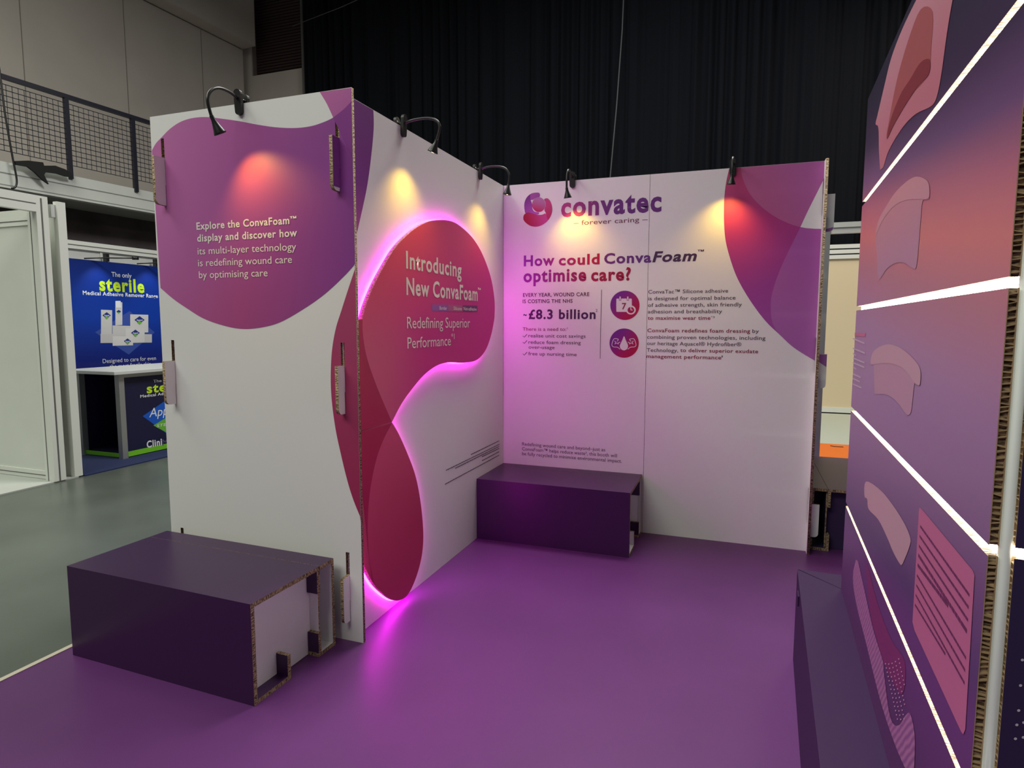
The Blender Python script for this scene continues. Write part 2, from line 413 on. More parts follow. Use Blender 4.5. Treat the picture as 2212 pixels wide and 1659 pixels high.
tag(box('floor_platform', (-9, -3.6, .0005), (-4.12, -.25, .012), M('pale_carpet', (.42, .44, .41), .9)), kind='structure')
bt2 = thing('side_wall', (-5.1, -.25, 0), 'white booth side wall panel standing next to the blue booth', 'booth wall')
box('wall_panel', (-.95, -.012, .012), (.93, .012, 2.46), M_SHELL, bt2)
box('end_post', (.93, -.035, .012), (.98, .04, 2.50), M_ALU, bt2)
box('clamp', (.90, -.075, 2.36), (.96, -.035, 2.47), M('clear_plastic_clamp', (.55, .57, .55), .3), bt2)
# blue booth
tag(box('floor_carpet', (-6.1, -.2, .0005), (-4.10, 4.2, .012), M('blue_carpet', (.012, .022, .085), .9, noise=.2, nscale=60)), kind='structure')
bw = thing('booth_back_wall', (-6.1, 2.0, 0), 'white booth back wall with top rail behind the blue banner', 'booth wall')
box('wall_panel', (-.02, -2.2, .012), (0, 2.2, 2.33), M_SHELL, bw)
box('top_rail', (-.02, -2.2, 2.33), (.03, 2.2, 2.43), M_ALU, bw)
box('rail_groove', (.031, -2.2, 2.372), (.033, 2.2, 2.382), GROOVE, bw); box('panel_seam', (.001, -.42, .1), (.012, -.39, 2.33), M_ALU, bw)
BN = Frame((-5.98, 0, 0), (0, 1, 0))
bn = thing('banner', (-6.0, 2.0, .012), 'tall blue banner reading sterile with white product boxes', 'banner')
BLUEB = GR('banner_blue_print', (-5.98, 1, 2.2), (-5.98, 1, .2), [(0, s2l((14, 40, 120))), (.35, s2l((16, 62, 170))), (.62, s2l((22, 40, 130))), (.64, s2l((34, 44, 130))), (1, s2l((18, 22, 90)))], .45)
box('sheet', (-6.02, .98, .16), (-5.98, 3.05, 2.20), BLUEB, bn, local=False)
box('green_hem', (-6.022, .98, .12), (-5.978, 3.05, .20), M('lime_print', s2l((120, 200, 40)), .5), bn, local=False)
box('base_bar', (-6.06, .98, .012), (-5.94, 3.05, .12), M_ALU2, bn, local=False)
TW = M('white_lettering', (.85, .86, .88), .5); TL = M('lime_lettering', s2l((200, 235, 40)), .5)
text(BN, 'The only', (241, 598), (284, 600), 10, TW, bn, .004)
text(BN, 'sterile', (215, 629), (312, 630), 28, TL, bn, .035)
text(BN, 'Medical Adhesive Remover Range', (179, 637), (341, 643), 8.5, TW, bn, .02)
text(BN, 'Designed to care for even', (222, 784), (337, 778), 9, TW, bn)
text(BN, 'the most fragile skin', (237, 795), (326, 791), 9, TW, bn)
decal('diamond_print', BN, [(280, 672), (334, 718), (278, 766), (205, 718)], M('pale_diamond', s2l((58, 84, 170)), .5), .001, bn)
PW = M('product_white_print', (.72, .71, .70), .5); PB = M('product_blue_print', s2l((30, 50, 140)), .5); PG = M('product_green_print', s2l((110, 185, 60)), .5)
for k, (x0, y0, x1, y1) in enumerate(((217, 721, 328, 741), (243, 703, 282, 725), (218, 669, 242, 723), (249, 652, 264, 703), (281, 679, 320, 719), (271, 709, 312, 741), (243, 726, 287, 747))):
    decal('product_box_print', BN, [(x0, y0), (x1, y0+1), (x1, y1-1), (x0, y1)], M('product_tone_%s' % 'abcdefg'[k], tuple(c*(.85+.03*k) for c in (.72, .71, .70)), .5), .0012+.0003*k, bn)
decal('can_cap_print', BN, [(249, 650), (260, 650), (262, 665), (250, 665)], TW, .004, bn)
for cx, cy, s in ((230, 681, 9), (256, 673, 5), (301, 691, 11), (292, 719, 9.5), (275, 737, 8)):
    decal('product_mark', BN, [(cx-s, cy), (cx, cy-s*.75), (cx+s, cy), (cx, cy+s*.75)], PB, .004, bn)
    decal('product_mark', BN, [(cx-s*.5, cy+s*.5), (cx, cy+s*.2), (cx+s*.5, cy+s*.5), (cx, cy+s*.95)], PG, .0045, bn)
    if s > 6: text(BN, 'Appeel', (cx-s*.6, cy+2), (cx+s*.6, cy+2), 3.5, TW, bn, .02, off=.005)
for k, (y, who) in enumerate(((1.58, 'left'), (2.30, 'right'))):
    sp = thing('banner_spotlight', (-6.0, y, 2.2), ('slim black spotlight arm over the blue banner next to the white side wall' if k == 0 else 'slim black spotlight arm over the blue banner next to the Explore panel edge'), 'spotlight', 'spotlights on the blue banner')
    tube('arm', [(-6.0, y-.28, 2.215), (-5.9, y-.12, 2.235), (-5.8, y, 2.24), (-5.68, y+.16, 2.25)], .008, BLACKP, sp)
    tube('head', [(-5.70, y+.13, 2.25), (-5.66, y+.19, 2.252)], .022, BLACKP, sp)
    box('clip', (-6.03, y-.01, 2.203), (-5.97, y+.03, 2.30), BLACKP, sp, local=False)
    l = bpy.data.lights.new('banner_spot_lamp', 'SPOT'); l.energy = 9; l.color = (.85, .93, 1); l.spot_size = math.radians(70); l.spot_blend = .8; l.shadow_soft_size = .02
    lo = bpy.data.objects.new('banner_spot_lamp', l); COL.objects.link(lo); lo.location = (-5.70, y-.12, 2.30)
    lo.rotation_euler = (Vector((-5.98, y-.16, 1.7))-Vector(lo.location)).to_track_quat('-Z', 'Y').to_euler(); attach(lo, sp)
# counter
NAVYP = M('counter_navy_print', s2l((24, 24, 62)), .5)
ct = thing('counter', (-4.75, 1.2, .012), 'navy exhibition counter with white top and silver posts', 'counter')
box('worktop', (-5.12, .33, .90), (-4.34, 2.2, .935), M('counter_top_white', (.66, .68, .66), .4), ct, local=False, bev=.004)
box('front_panel', (-4.44, .50, .07), (-4.425, 2.1, .86), NAVYP, ct, local=False)
box('front_rail', (-4.46, .46, .86), (-4.41, 2.1, .90), M_ALU2, ct, local=False)
for x in (-4.46, -5.04): box('post', (x, .42, .012), (x+.06, .48, .90), M_ALU2, ct, local=False)
box('side_shelf', (-5.0, .5, .03), (-4.46, 2.1, .06), NAVYP, ct, local=False)
box('back_panel', (-5.03, .5, .03), (-5.01, 2.1, .88), NAVYP, ct, local=False)
box('side_hem', (-4.98, .445, .02), (-4.46, .455, .06), bpy.data.materials['lime_print'], ct, local=False)
CF = Frame((-4.425, 0, 0), (0, 1, 0))
decal('green_hem', CF, [(.50, .02), (2.1, .02), (2.1, .075), (.50, .075)], bpy.data.materials['lime_print'], .001, ct, px=False)
text(CF, 'The only', (331, 825), (372, 824), 6, TW, ct)
text(CF, 'sterile', (317, 846), (405, 842), 19, TL, ct, .03)
text(CF, 'Medical Adhesive Remover', (303, 858), (420, 846), 6, TW, ct, .015)
decal('diamond_print', CF, [(308, 899), (362, 862), (416, 893), (362, 938)], M('counter_blue_diamond', s2l((22, 90, 200)), .5), .001, ct)
decal('diamond_print', CF, [(331, 919), (361, 901), (392, 916), (361, 935)], bpy.data.materials['product_green_print'], .0014, ct)
text(CF, 'Appeel', (322, 902), (392, 890), 19, TW, ct, shear=.2, off=.002)
text(CF, 'STERILE', (338, 922), (384, 916), 6, TW, ct, shear=.2, off=.002)
text(CF, 'Clini', (317, 966), (350, 962), 14, TW, ct, .03)
text(CF, 'Med', (351, 962), (382, 958), 14, M('outline_grey', s2l((90, 90, 120)), .5), ct, 0)

# right-hand booth behind the stand
M_CREAM = M('cream_booth_panel', (.72, .60, .40), .6)
rb = thing('booth_portal', (2.33, 2.3, 0), 'grey aluminium booth post and beam behind the end of the stand', 'booth frame')
box('post', (-.045, -.03, .0), (.03, .03, 2.36), M_ALU2, rb)
box('beam', (.03, -.025, 2.26), (2.6, .025, 2.36), M_ALU, rb)
box('beam_groove', (.03, -.028, 2.305), (2.6, -.0255, 2.314), GROOVE, rb)
rw = thing('booth_wall', (3.6, 6.8, 0), 'cream booth wall panel with white rails seen through the gap', 'booth wall')
box('wall_panel', (-1.5, 0, .06), (2.0, .02, 2.50), M_CREAM, rw)
box('bottom_rail', (-1.5, -.02, .03), (2.0, .03, .11), M_ALU, rw); box('base_dark_strip', (-1.5, -.01, 0), (2, .02, .03), DARK, rw)  # dark strip filling the space under the bottom rail
for z in (2.44, 2.52, 2.60): box('top_rail', (-1.5, -.03, z), (2.0, .03, z+.06), M_ALU, rw)
tag(box('floor_carpet_pale', (2.35, 3.95, .0005), (6, 6.8, .010), M('pale_green_carpet', (.46, .49, .40), .9)), kind='structure')
mt = thing('floor_mat', (2.9, 3.4, 0), 'flat orange mat lying on the floor behind the stand', 'mat')
box('sheet', (-.7, -.75, .005), (1.2, .55, .014), M('orange_sheet', s2l((225, 110, 20)), .6), mt)
tube('pen_mark', [(-.25, .40, .015), (-.22, .36, .015), (-.12, .37, .015)], .006, DARK, mt, local=True, seg=4)

# ------------------------------------------------------------------ the cardboard stand
L = 1.943; H = 2.40; T = .016
FA = Frame((0, -L, 0), (1, 0, 0)); FB = Frame((0, 0, 0), (0, 1, 0)); FC = Frame((0, 0, 0), (1, 0, 0)); FP = Frame((.036, 0, 0), (0, 1, 0))
TABS = ((2.205, 1.985, 2.295, 2.08), (1.25, 1.04, 1.35, 1.135), (.31, .10, .415, .195))      # tab top, tab bottom, slot top, slot bottom
def slots(u): return [rect(u-.0095, sb, u+.0095, st) for (tt, tb, st, sb) in TABS]
def tabbed_outline(u_end, u_start, out, sign, short=None):
    """board outline from u_start (plain end) to u_end (tabbed end); sign=-1: tabs point to lower u"""
    pts = [(u_start, 0), (u_end, 0)]
    s = sign; r = .022
    for (tt, tb, st, sb) in reversed(TABS):
        q_ = short if (short and tt < .5) else out; o0 = u_end+s*(T+.003); o1 = u_end+s*(T+q_); r = min(.022, q_*.5)
        pts += [(u_end, sb), (o0, sb), (o0, tb)]
        pts += [(o1-s*r+s*r*math.sin(a), tb+r-r*math.cos(a)) for a in [math.pi/2*k/4 for k in range(5)]]
        pts += [(o1, tt), (u_end, tt)]
    pts += [(u_end, H), (u_start, H)]
    return pts
# front panel (A)
pa = thing('display_board', (-.49, -L, 0), 'white cardboard display panel with a big purple blob headed Explore', 'display panel')
plate('board', [rect(-1.05, 0, .065, H)] + slots(-.008) + slots(-.978), FA, -T, 0, WHITE, KRAFT, pa)
c_l, c_m, c_r = (.52, .155, .41), (.40, .085, .33), (.235, .04, .285)
MB1 = GR('purple_blob_print', (-1.0, -L, 1.9), (.05, -L, 1.75), [(0, c_l), (.45, c_m), (1, c_r)], .5,
         second=((-1.0, -L, 1.9), (.05, -L, 1.6), [(0, (.50, .13, .38)), (.5, (.42, .075, .25)), (1, (.25, .05, .29))], (0, -L, 1.9), (0, -L, 1.45)))
top = cr([(328.5, 325), (337, 310), (349, 297), (368, 278), (391, 263), (417, 255), (447, 253), (479, 256.5), (518, 262), (557, 269.5), (596, 275), (635.5, 276.7), (668, 273.4), (694, 266), (720, 254), (743, 236), (764, 214)])
bot = cr([(772, 565), (743, 597), (700.6, 636), (655, 668), (603, 697), (557, 708.5), (518, 710), (479, 702), (440, 688), (407, 668), (375, 646), (347, 622)])
def clipu(fr, pts, lo, hi): return [(min(max(a, lo), hi), min(max(b, 0.002), H-.001)) for a, b in (fr.uv(*p) for p in pts)]
blobA = clipu(FA, top+bot, -1.049, .0645)
blobA = [p for p in blobA]
# the print is cut where the slots pierce the board
decal_holes('purple_blob_print', FA, blobA, [slots(-.008)[0], slots(-.978)[0]], MB1, .0008, pa)
PINKC = GR('pink_corner_print', (-.1, -L, 2.4), (.06, -L, 2.25), [(0, (.52, .13, .38)), (1, (.44, .10, .36))])
arc_c = cr([(720, 254), (743, 236), (764, 214)])
left_c = cr([(691, 199), (706, 224), (720, 254)])
decal('pink_corner_print', FA, clipu(FA, [(764, 189)] + left_c + arc_c[1:], -1.049, .0645), PINKC, .0009, pa, px=False)
OVL = GR('deep_purple_overlap_print', (0, -L, 2.3), (0, -L, 1.3), [(0, (.24, .03, .26)), (1, (.20, .03, .27))])
decal('overlap_print', FA, clipu(FA, arc_c + [(766, 345)] + cr([(762, 345), (745, 308), (732, 280), (720, 254)]), -1.049, .0645), OVL, .0013, pa, px=False)
def edge_trim(q, lim):
    k = [p for p in q if p[0] < lim-1e-4]; return [(lim, q[0][1])] + k + [(lim, q[-1][1])]
REDA = GR('crimson_wrap_print', (.0, -L, 1.7), (.0, -L, .5), [(0, (.42, .06, .16)), (1, (.36, .025, .10))])
decal_holes('crimson_wrap_print', FA, edge_trim(clipu(FA, cr([(772, 566), (752, 626), (737.6, 671), (725, 712), (717, 761), (714.7, 816), (717, 866), (725, 926), (736.6, 981), (750, 1036), (764, 1081), (783, 1127)]), -1.049, .0645), .0645), [slots(-.008)[1]], REDA, .0009, pa)
for body, a, b, h, bo in (('Explore the ConvaFoam', (425.5, 495), (626, 485), 15, .022), ('\u2122', (627, 476.5), (641, 475.5), 8.5, .015), ('display and discover how', (427, 520.5), (642.6, 512), 15, .022),
                          ('its multi-layer technology', (428, 548), (640.7, 542.5), 15, 0), ('is redefining wound care', (429, 574), (631.6, 569.5), 15, 0), ('by optimising care', (430.8, 600), (579, 598), 15, 0)):
    text(FA, body, a, b, h, CREAMTXT, pa, bo, off=.0022)

# side wall (B) with the standing-off crimson plate and the neon outline
pb = thing('display_board', (0, -.97, 0), 'white cardboard side panel carrying the crimson shape with a glowing magenta outline', 'display panel')
plate('board', [tabbed_outline(-L+T, -.001, .048, -1)], FB, -T, 0, WHITE, KRAFT, pb)
box('tab_print', (.0002, -L-.0475, 2.0), (.0006, -L-.001, 2.204), M('tab_purple_print', (.26, .05, .32), .5), pb, local=False)
PUB = GR('purple_edge_print', (0, -1.8, 2.4), (0, -1.85, 1.7), [(0, (.17, .02, .22)), (.5, (.20, .03, .25)), (1, (.50, .10, .32))])
eB = cr([(806, 232), (807, 278), (801, 343), (793, 401), (783, 450), (771, 503)])
decal('purple_edge_print', FB, [(-L+T+.001, H-.002)] + [(max(a, -L+T+.001), min(b, H-.002)) for a, b in (FB.uv(*p) for p in eB)], PUB, .0006, pb, px=False)
# outline of the raised plate
seg1 = cr([(779, 705), (790, 662), (808, 617), (829, 577), (856, 533), (890, 499), (920, 481), (949, 475), (978, 479), (1001, 494), (1024, 518), (1043, 551), (1060, 598), (1068, 645), (1068.5, 680), (1066, 700), (1059.5, 729), (1048, 758), (1029, 778), (1002, 783.7), (970, 783), (942.7, 790.5), (915, 811), (888, 843), (867, 873), (846.6, 912)])
seg2 = cr([(846.6, 912), (860, 935), (878.6, 976), (897, 1026), (908, 1081), (914, 1141), (913, 1187), (905, 1228), (892, 1264.6), (879, 1287), (865, 1296), (851, 1297), (833, 1287), (810, 1264.6), (791.6, 1232.5), (779, 1200)])
yE = -L+T+.003
def toB(pts): return [FP.uv(*p) for p in pts]
o1 = [(max(a, yE), b) for a, b in toB(seg1)]; o2 = [(max(a, yE), b) for a, b in toB(seg2)]
zc = o1[-1][1]
up_loop = o1 + [(yE, zc)]; lo_loop = [(yE, zc-.0025)] + o2
RED1 = GR('crimson_upper_print', (.04, -1.7, 1.95), (.04, -1.1, 1.2), [(0, (.80, .10, .11)), (.45, (.74, .06, .20)), (1, (.62, .035, .28))], .55,
          second=((.04, -1.85, 1.4), (.04, -1.2, 1.4), [(0, (.66, .12, .22)), (1, (.62, .03, .24))], (.04, 0, 1.75), (.04, 0, 1.25)))
RED2 = GR('crimson_lower_print', (.04, -1.7, .95), (.04, -1.4, .15), [(0, (.66, .075, .19)), (1, (.52, .035, .12))], .55)
DRK = GR('crimson_overlap_print', (.04, -1.8, 1.4), (.04, -1.8, .2), [(0, (.44, .035, .09)), (.4, (.44, .015, .085)), (1, (.48, .008, .11))], .55)
def clean(lp):
    out = []
    for q in lp:
        if not out or (Vector(q)-Vector(out[-1])).length > 1e-4: out.append(q)
    return out
up_loop = clean(up_loop); lo_loop = clean(lo_loop)
plate('raised_plate', [up_loop], FP, -.015, 0, RED1, KRAFT, pb)
plate('raised_plate', [lo_loop], FP, -.015, 0, RED2, KRAFT, pb)
decal('overlap_print', FP, [(yE, zc)] + [(yE, FP.uv(778, 690)[1])] + [(max(a, yE+.0005), b) for a, b in toB(cr([(783, 690), (784, 725), (793, 775), (815, 838), (846, 911)]))], DRK, .0007, pb, px=False)
lowc = [(max(a, yE+.0005), b) for a, b in toB(cr([(846.3, 914), (828, 950), (812, 995), (800, 1055), (795, 1110), (794.5, 1165), (799, 1215), (808, 1258)]))]
bl = [q for q in o2 if q[1] <= lowc[-1][1] + .02 and q[0] < lowc[-1][0]]
decal('overlap_print', FP, [(yE, zc-.003)] + lowc + bl, DRK, .0007, pb, px=False)
for body, a, b, h, bo in (('Introducing', (877, 582), (996.7, 596), 36, .022), ('New ConvaFoam', (877.7, 639), (1031.4, 647), 36, .024), ('\u2122', (1031.7, 629), (1038, 630), 7.5, .005),
                          ('Redefining Superior', (879, 711), (1014.8, 706), 25, 0), ('Performance', (880, 753.8), (973.4, 745), 24, 0), ('*1', (974.5, 733), (981.5, 732), 12, 0)):
    text(FP, body, a, b, h, CREAMTXT, pb, bo)
for x0, x1, y0, y1, c in ((933, 968, 657.4, 671.7, (.32, .09, .40)), (968, 999, 658.2, 672.4, (.46, .10, .24)), (999.3, 1031, 659.4, 673.2, (.16, .02, .16))):
    decal('pill_print', FP, [(x0, y0), (x1, y0+.8), (x1, y1+.7), (x0, y1)], M('pill_%d' % int(x0), c, .55), .0008, pb)
for body, a, b in (('Border', (949, 669), (965, 669.4)), ('Silicone', (979.5, 669.8), (997, 670.2)), ('Non-adhesive', (1001, 670.5), (1029, 671.2))):
    text(FP, body, a, b, 7.5, CREAMTXT, pb, .006, off=.0016)
GREYT = M('grey_lettering', (.075, .05, .075), .6)
rs = random.Random(5)
for a, b in (((1017, 983), (1078, 953)), ((963, 1017), (1078.5, 960.5)), ((983, 1012.5), (1078, 965)), ((1041, 987.5), (1078, 969.5)), ((1041, 996), (1078, 976.5)), ((961, 1047), (1078, 984))):
    dashes(FB, a, b, 2.0, GREYT, pb, rnd=rs)
# neon: follows the outline just behind the plate
NEON = EM('magenta_neon', (1.0, .014, .95), 44.0)
FN = Frame((.0068, 0, 0), (0, 1, 0))
def inset(loop, d):
    """shift an open outline inwards (to the left-hand side of travel is outside)"""
    out = []; P = [Vector(q) for q in loop]
    for i, p in enumerate(P):
        t = (P[min(i+1, len(P)-1)]-P[max(i-1, 0)]).normalized(); out.append(tuple(p+Vector((t.y, -t.x))*d))
    return out
ne1 = inset(clean([q for q in o1 if q[0] > yE+1e-4]), .001); ne2 = inset(clean([q for q in o2 if q[0] > yE+1e-4]), .001)
nt_ = tube('neon_tube', [FN.p(*q) for q in ne1+ne2[1:]], .0052, NEON, pb, seg=8)

# hidden twin panel behind the front panel: only its hooked tabs show
pb2 = thing('display_board', (-.978, -.97, 0), 'plain white cardboard panel hooked behind the outer edge of the Explore panel by its tabs', 'display panel')
FB2 = Frame((-.970, 0, 0), (0, 1, 0))
plate('board', [tabbed_outline(-L+T, -.35, .058, -1, .012)], FB2, -T, 0, M('tab_white_board', (.80, .74, .78), .55), KRAFT, pb2)

# back wall (C): two boards
SE = 1.0217; WC = 2.0445
pc1 = thing('display_board', (.51, 0, 0), 'white cardboard back panel printed with a round swirl logo and a question headline', 'display panel')
plate('board', [rect(.0015, 0, SE-.0012, H)], FC, -T, 0, WHITE, KRAFT, pc1)
pc2 = thing('display_board', (1.53, 0, 0), 'white cardboard back panel with purple curved shape in its upper corner and grey paragraphs', 'display panel')
plate('board', [tabbed_outline(WC, SE+.0012, .05, 1)], FC, -T, 0, WHITE, KRAFT, pc2)
pd = thing('display_board', (WC, .5, 0), 'narrow cardboard board showing a brown honeycomb edge at the open end of the back wall', 'display panel')
FD = Frame((WC, 0, 0), (0, -1, 0))
plate('board', [rect(-1.10, 0, .065, H)] + [rect(.0, sb, .0175, st) for (tt, tb, st, sb) in TABS], FD, -T, 0, WHITE, KRAFT, pd)
dg_ = (.0, -.02, 0)
def CG(name, c0, c1, p0, p1): return GR(name, FC.p(*FC.uv(*p0)), FC.p(*FC.uv(*p1)), [(0, c0), (1, c1)])
PURT = (.16, .03, .24); MAGT = (.40, .02, .16); CRIM = (.40, .01, .05); PLUM = (.085, .02, .10)
# corner artwork
big = cr([(1576, 361), (1568, 397), (1564, 437), (1564, 480.5), (1567, 517), (1575, 551), (1588.5, 591), (1605, 624), (1628.6, 661), (1655, 695), (1682, 721), (1715.6, 751.5), (1760, 779)])
def clC(pts): return [(min(a, WC-.001), min(b, H-.001)) for a, b in (FC.uv(*p) for p in pts)]
zcorner = FC.uv(1762, 781)[1]
BIGM = GR('magenta_corner_print', FC.p(*FC.uv(1590, 380)), FC.p(*FC.uv(1740, 760)), [(0, (.46, .05, .16)), (.28, (.46, .035, .22)), (.6, (.34, .05, .32)), (1, (.36, .09, .40))])
decal('magenta_corner_print', FC, clC([(1790, 340)] + big), BIGM, .0006, pc2, px=False)
arcT = cr([(1600, 360), (1605, 387), (1618.6, 417), (1642, 444), (1672, 467), (1702, 482), (1729, 490.6), (1755, 494), (1785, 494)])
OV1 = GR('mauve_overlay_print', FC.p(*FC.uv(1620, 420)), FC.p(*FC.uv(1770, 360)), [(0, (.48, .11, .28)), (1, (.45, .12, .38))])
decal('mauve_overlay_print', FC, clC([(1795, 340)] + arcT), OV1, .0010, pc2, px=False)
OV2 = GR('violet_overlay_print', FC.p(*FC.uv(1720, 500)), FC.p(*FC.uv(1720, 740)), [(0, (.42, .10, .40)), (1, (.40, .13, .42))])
swoop = cr([(1729, 490.6), (1709, 531), (1685.5, 581), (1668.7, 631), (1664.7, 664.5), (1669, 698), (1682, 721)])
decal('violet_overlay_print', FC, clC([(1785, 494), (1755, 494)] + swoop + big[-13:-1] + [(1762, 779)]), OV2, .0010, pc2, px=False)
decal('white_wedge_print', FC, clC(cr([(1778, 390), (1762, 422), (1745, 456), (1729, 490.6)]) + [(1742, 493), (1760, 494.3), (1785, 494)]), WHITE, .0016, pc2, px=False)
TABP = M('tab_violet_print', (.36, .13, .42), .5)
decal('tab_print', FC, [(WC+T+.002, 1.2485), (WC+T+.0485, 1.2485), (WC+T+.0485, 1.172), (WC+T+.002, 1.205)], TABP, .0006, pc2, px=False)
decal('tab_print', FC, [(WC+T+.002, 1.999), (WC+T+.0485, 2.010), (WC+T+.045, 1.995), (WC+T+.03, 1.987), (WC+T+.004, 1.987)], TABP, .0006, pc2, px=False)
# logo
def Z(ox, oy, k, pts): return [(ox+x*k, oy+y*k) for x, y in pts]
lz = (1110, 390, .0723)
LP1 = CG('logo_purple', (.15, .01, .20), (.40, .07, .45), (1135, 420), (1160, 465))
LP2 = CG('logo_purple_light', (.36, .07, .36), (.30, .05, .34), (1150, 420), (1168, 430))
LR1 = CG('logo_red', (.40, .0, .05), (.52, .05, .26), (1135, 480), (1185, 470))
LR2 = CG('logo_red_arm', (.50, .05, .20), (.44, .01, .11), (1180, 430), (1190, 470))
LB = CG('logo_ball', (.42, .18, .40), (.44, .01, .11), (1170, 428), (1160, 458))
decal('logo_print', FC, Z(*lz, cr([(310, 750), (330, 620), (390, 500), (480, 415), (590, 370), (730, 362), (775, 395), (780, 450), (765, 490), (640, 530), (580, 572), (505, 585), (525, 640), (550, 740), (560, 850), (620, 930), (740, 950), (738, 1012), (600, 1010), (480, 980), (350, 975), (320, 870)], 4, True)), LP1, .0008, pc1)
decal('logo_print', FC, Z(*lz, [(490, 420), (590, 370), (730, 362), (775, 395), (780, 450), (765, 490), (640, 530), (580, 568), (505, 578), (492, 500)]), LP2, .0011, pc1)
decal('logo_print', FC, Z(*lz, ring((745, 720), 200, 220)), LB, .0014, pc1)
decal('logo_print', FC, Z(*lz, cr([(905, 570), (950, 537), (1010, 535), (1070, 590), (1120, 690), (1147, 830), (1135, 960), (1090, 1080), (1010, 1190), (980, 1080), (960, 980), (915, 880), (950, 760), (945, 650)], 4, True)), LR2, .0017, pc1)
decal('logo_print', FC, Z(*lz, cr([(285, 1100), (310, 1020), (370, 970), (440, 955), (520, 970), (620, 1005), (740, 1028), (850, 1020), (950, 985), (985, 1090), (1010, 1190), (930, 1270), (800, 1350), (650, 1380), (500, 1355), (380, 1280), (300, 1190)], 4, True)), LR1, .0020, pc1)
CONV = CG('logo_word_lettering', (.40, .03, .20), (.13, .02, .20), (1215, 450), (1330, 450))
TGRY = M('tagline_lettering', (.17, .05, .09), .6)
text(FC, 'convatec', (1212, 466.5), (1428.6, 456.5), 27, CONV, pc1, .031, xh=True)
text(FC, '\u2013 forever caring \u2013', (1239, 486.3), (1399, 479), 6.6, TGRY, pc1, .004, xh=True)
HOW = CG('headline_gradient', (.24, .02, .34), (.42, .0, .05), (1131, 570), (1285, 570))
OPT = CG('headline_gradient_low', (.26, .02, .30), (.34, .0, .05), (1131, 600), (1300, 600))
CNV = CG('headline_plum', (.15, .02, .20), (.12, .03, .22), (1305, 560), (1406, 560))
FOAM = M('headline_dark', (.055, .014, .075), .55)
bh = .030
text(FC, 'How', (1131.6, 574.5), (1197.8, 572.5), 21.5, HOW, pc1, bh)
text(FC, 'could', (1207, 572.5), (1295, 570), 21, HOW, pc1, bh)
text(FC, 'Conva', (1305, 569), (1406.8, 566.5), 21, CNV, pc1, bh)
text(FC, 'Foam', (1409, 566), (1505, 562.7), 21.5, FOAM, pc2, bh, shear=.22)
text(FC, '\u2122', (1506.6, 546.2), (1520.6, 545.6), 6.3, FOAM, pc2, .015)
text(FC, 'optimise', (1130.8, 608.6), (1266.4, 606.5), 17, OPT, pc1, bh, xh=True)
text(FC, 'care?', (1276.8, 606.3), (1362.5, 605), 17, OPT, pc1, bh, xh=True)
PL = M('plum_lettering', (.10, .012, .07), .6); PLB = M('dark_plum_lettering', (.055, .008, .075), .6); MG = M('magenta_lettering', (.30, .02, .15), .6)
GY = M('soft_grey_lettering', (.085, .050, .078), .6); CRL = M('crimson_lettering', (.23, .012, .055), .6)
text(FC, 'EVERY YEAR, WOUND CARE', (1129.8, 641.2), (1273, 639.5), 7.6, PL, pc1, .018)
text(FC, 'IS COSTING THE NHS', (1129.3, 654.9), (1237, 653.8), 7.6, PL, pc1, .018)
text(FC, '~', (1130.5, 686), (1138, 686), 14, PLB, pc1, .02)
text(FC, '\u00a38.3 billion', (1142, 688.8), (1286.6, 688.2), 19, PLB, pc1, .03)
text(FC, '2', (1286.8, 673.8), (1290.6, 673.8), 6, PLB, pc1)
text(FC, 'There is a need to:', (1129.3, 714.5), (1223.4, 714.6), 7, MG, pc1, .01)
text(FC, '2', (1224.2, 711), (1227, 711), 3.5, MG, pc1)
for body, a, b in (('realise unit cost savings', (1141.5, 728.8), (1265, 729.6)), ('reduce foam dressing', (1141.5, 742.9), (1254.6, 743.6)), ('over-usage', (1142, 753.4), (1198, 753.9)), ('free up nursing time', (1141.5, 767.9), (1245.7, 768.8))):
    text(FC, body, a, b, 7.2, GY, pc1, .007)
for cy in (725.5, 739, 764.3):
    stroke('tick_print', FC, [[(1129.5, cy), (1132.5, cy+3), (1138.5, cy-3.5)]], 1.4, GREYT, .0012, pc1, n=1)
stroke('divider_print', FC, [[(1299.4, 625.7), (1296.4, 775)]], 1.1, GREYT, .0012, pc1)
PWHT = M('icon_white_print', (.74, .70, .72), .55)
for (cx, cy, rr) in ((1350, 659.6, 32), (1348.4, 741.2, 32)):
    cm = CG('icon_gradient_%d' % int(cy), (.16, .015, .26), (.42, .0, .06), (cx-24, cy-18), (cx+20, cy+20))
    decal('icon_disc_print', FC, ring((cx, cy), rr+.6, rr+.6, 48), PWHT, .0006, pc1); decal('icon_disc_print', FC, ring((cx, cy), rr-.4, rr-.4, 48), cm, .0010, pc1)
iz = (1300, 610, .10846)
decal('calendar_print', FC, Z(*iz, cr([(290, 345), (300, 327), (320, 323), (570, 323), (590, 328), (598, 345), (598, 565), (590, 582), (570, 587), (320, 587), (300, 582), (290, 565)], 2, True)), PWHT, .0014, pc1)
for x in (365, 518):
    decal('calendar_ring_print', FC, Z(*iz, [(x-22, 285), (x+22, 285), (x+22, 362), (x-22, 362)]), bpy.data.materials['icon_gradient_659'], .0017, pc1)
    decal('calendar_ring_print', FC, Z(*iz, [(x-13, 283), (x+13, 283), (x+13, 352), (x-13, 352)]), PWHT, .0020, pc1)
text(FC, '7', (1300+400*.10846, 610+535*.10846), (1300+487*.10846, 610+535*.10846), 13.2, CRL, pc1, .02, off=.0019)
decal('clock_print', FC, Z(*iz, ring((580, 550), 97, 90)), PWHT, .0019, pc1); decal('clock_print', FC, Z(*iz, ring((580, 552), 66, 62)), bpy.data.materials['icon_gradient_659'], .0022, pc1)
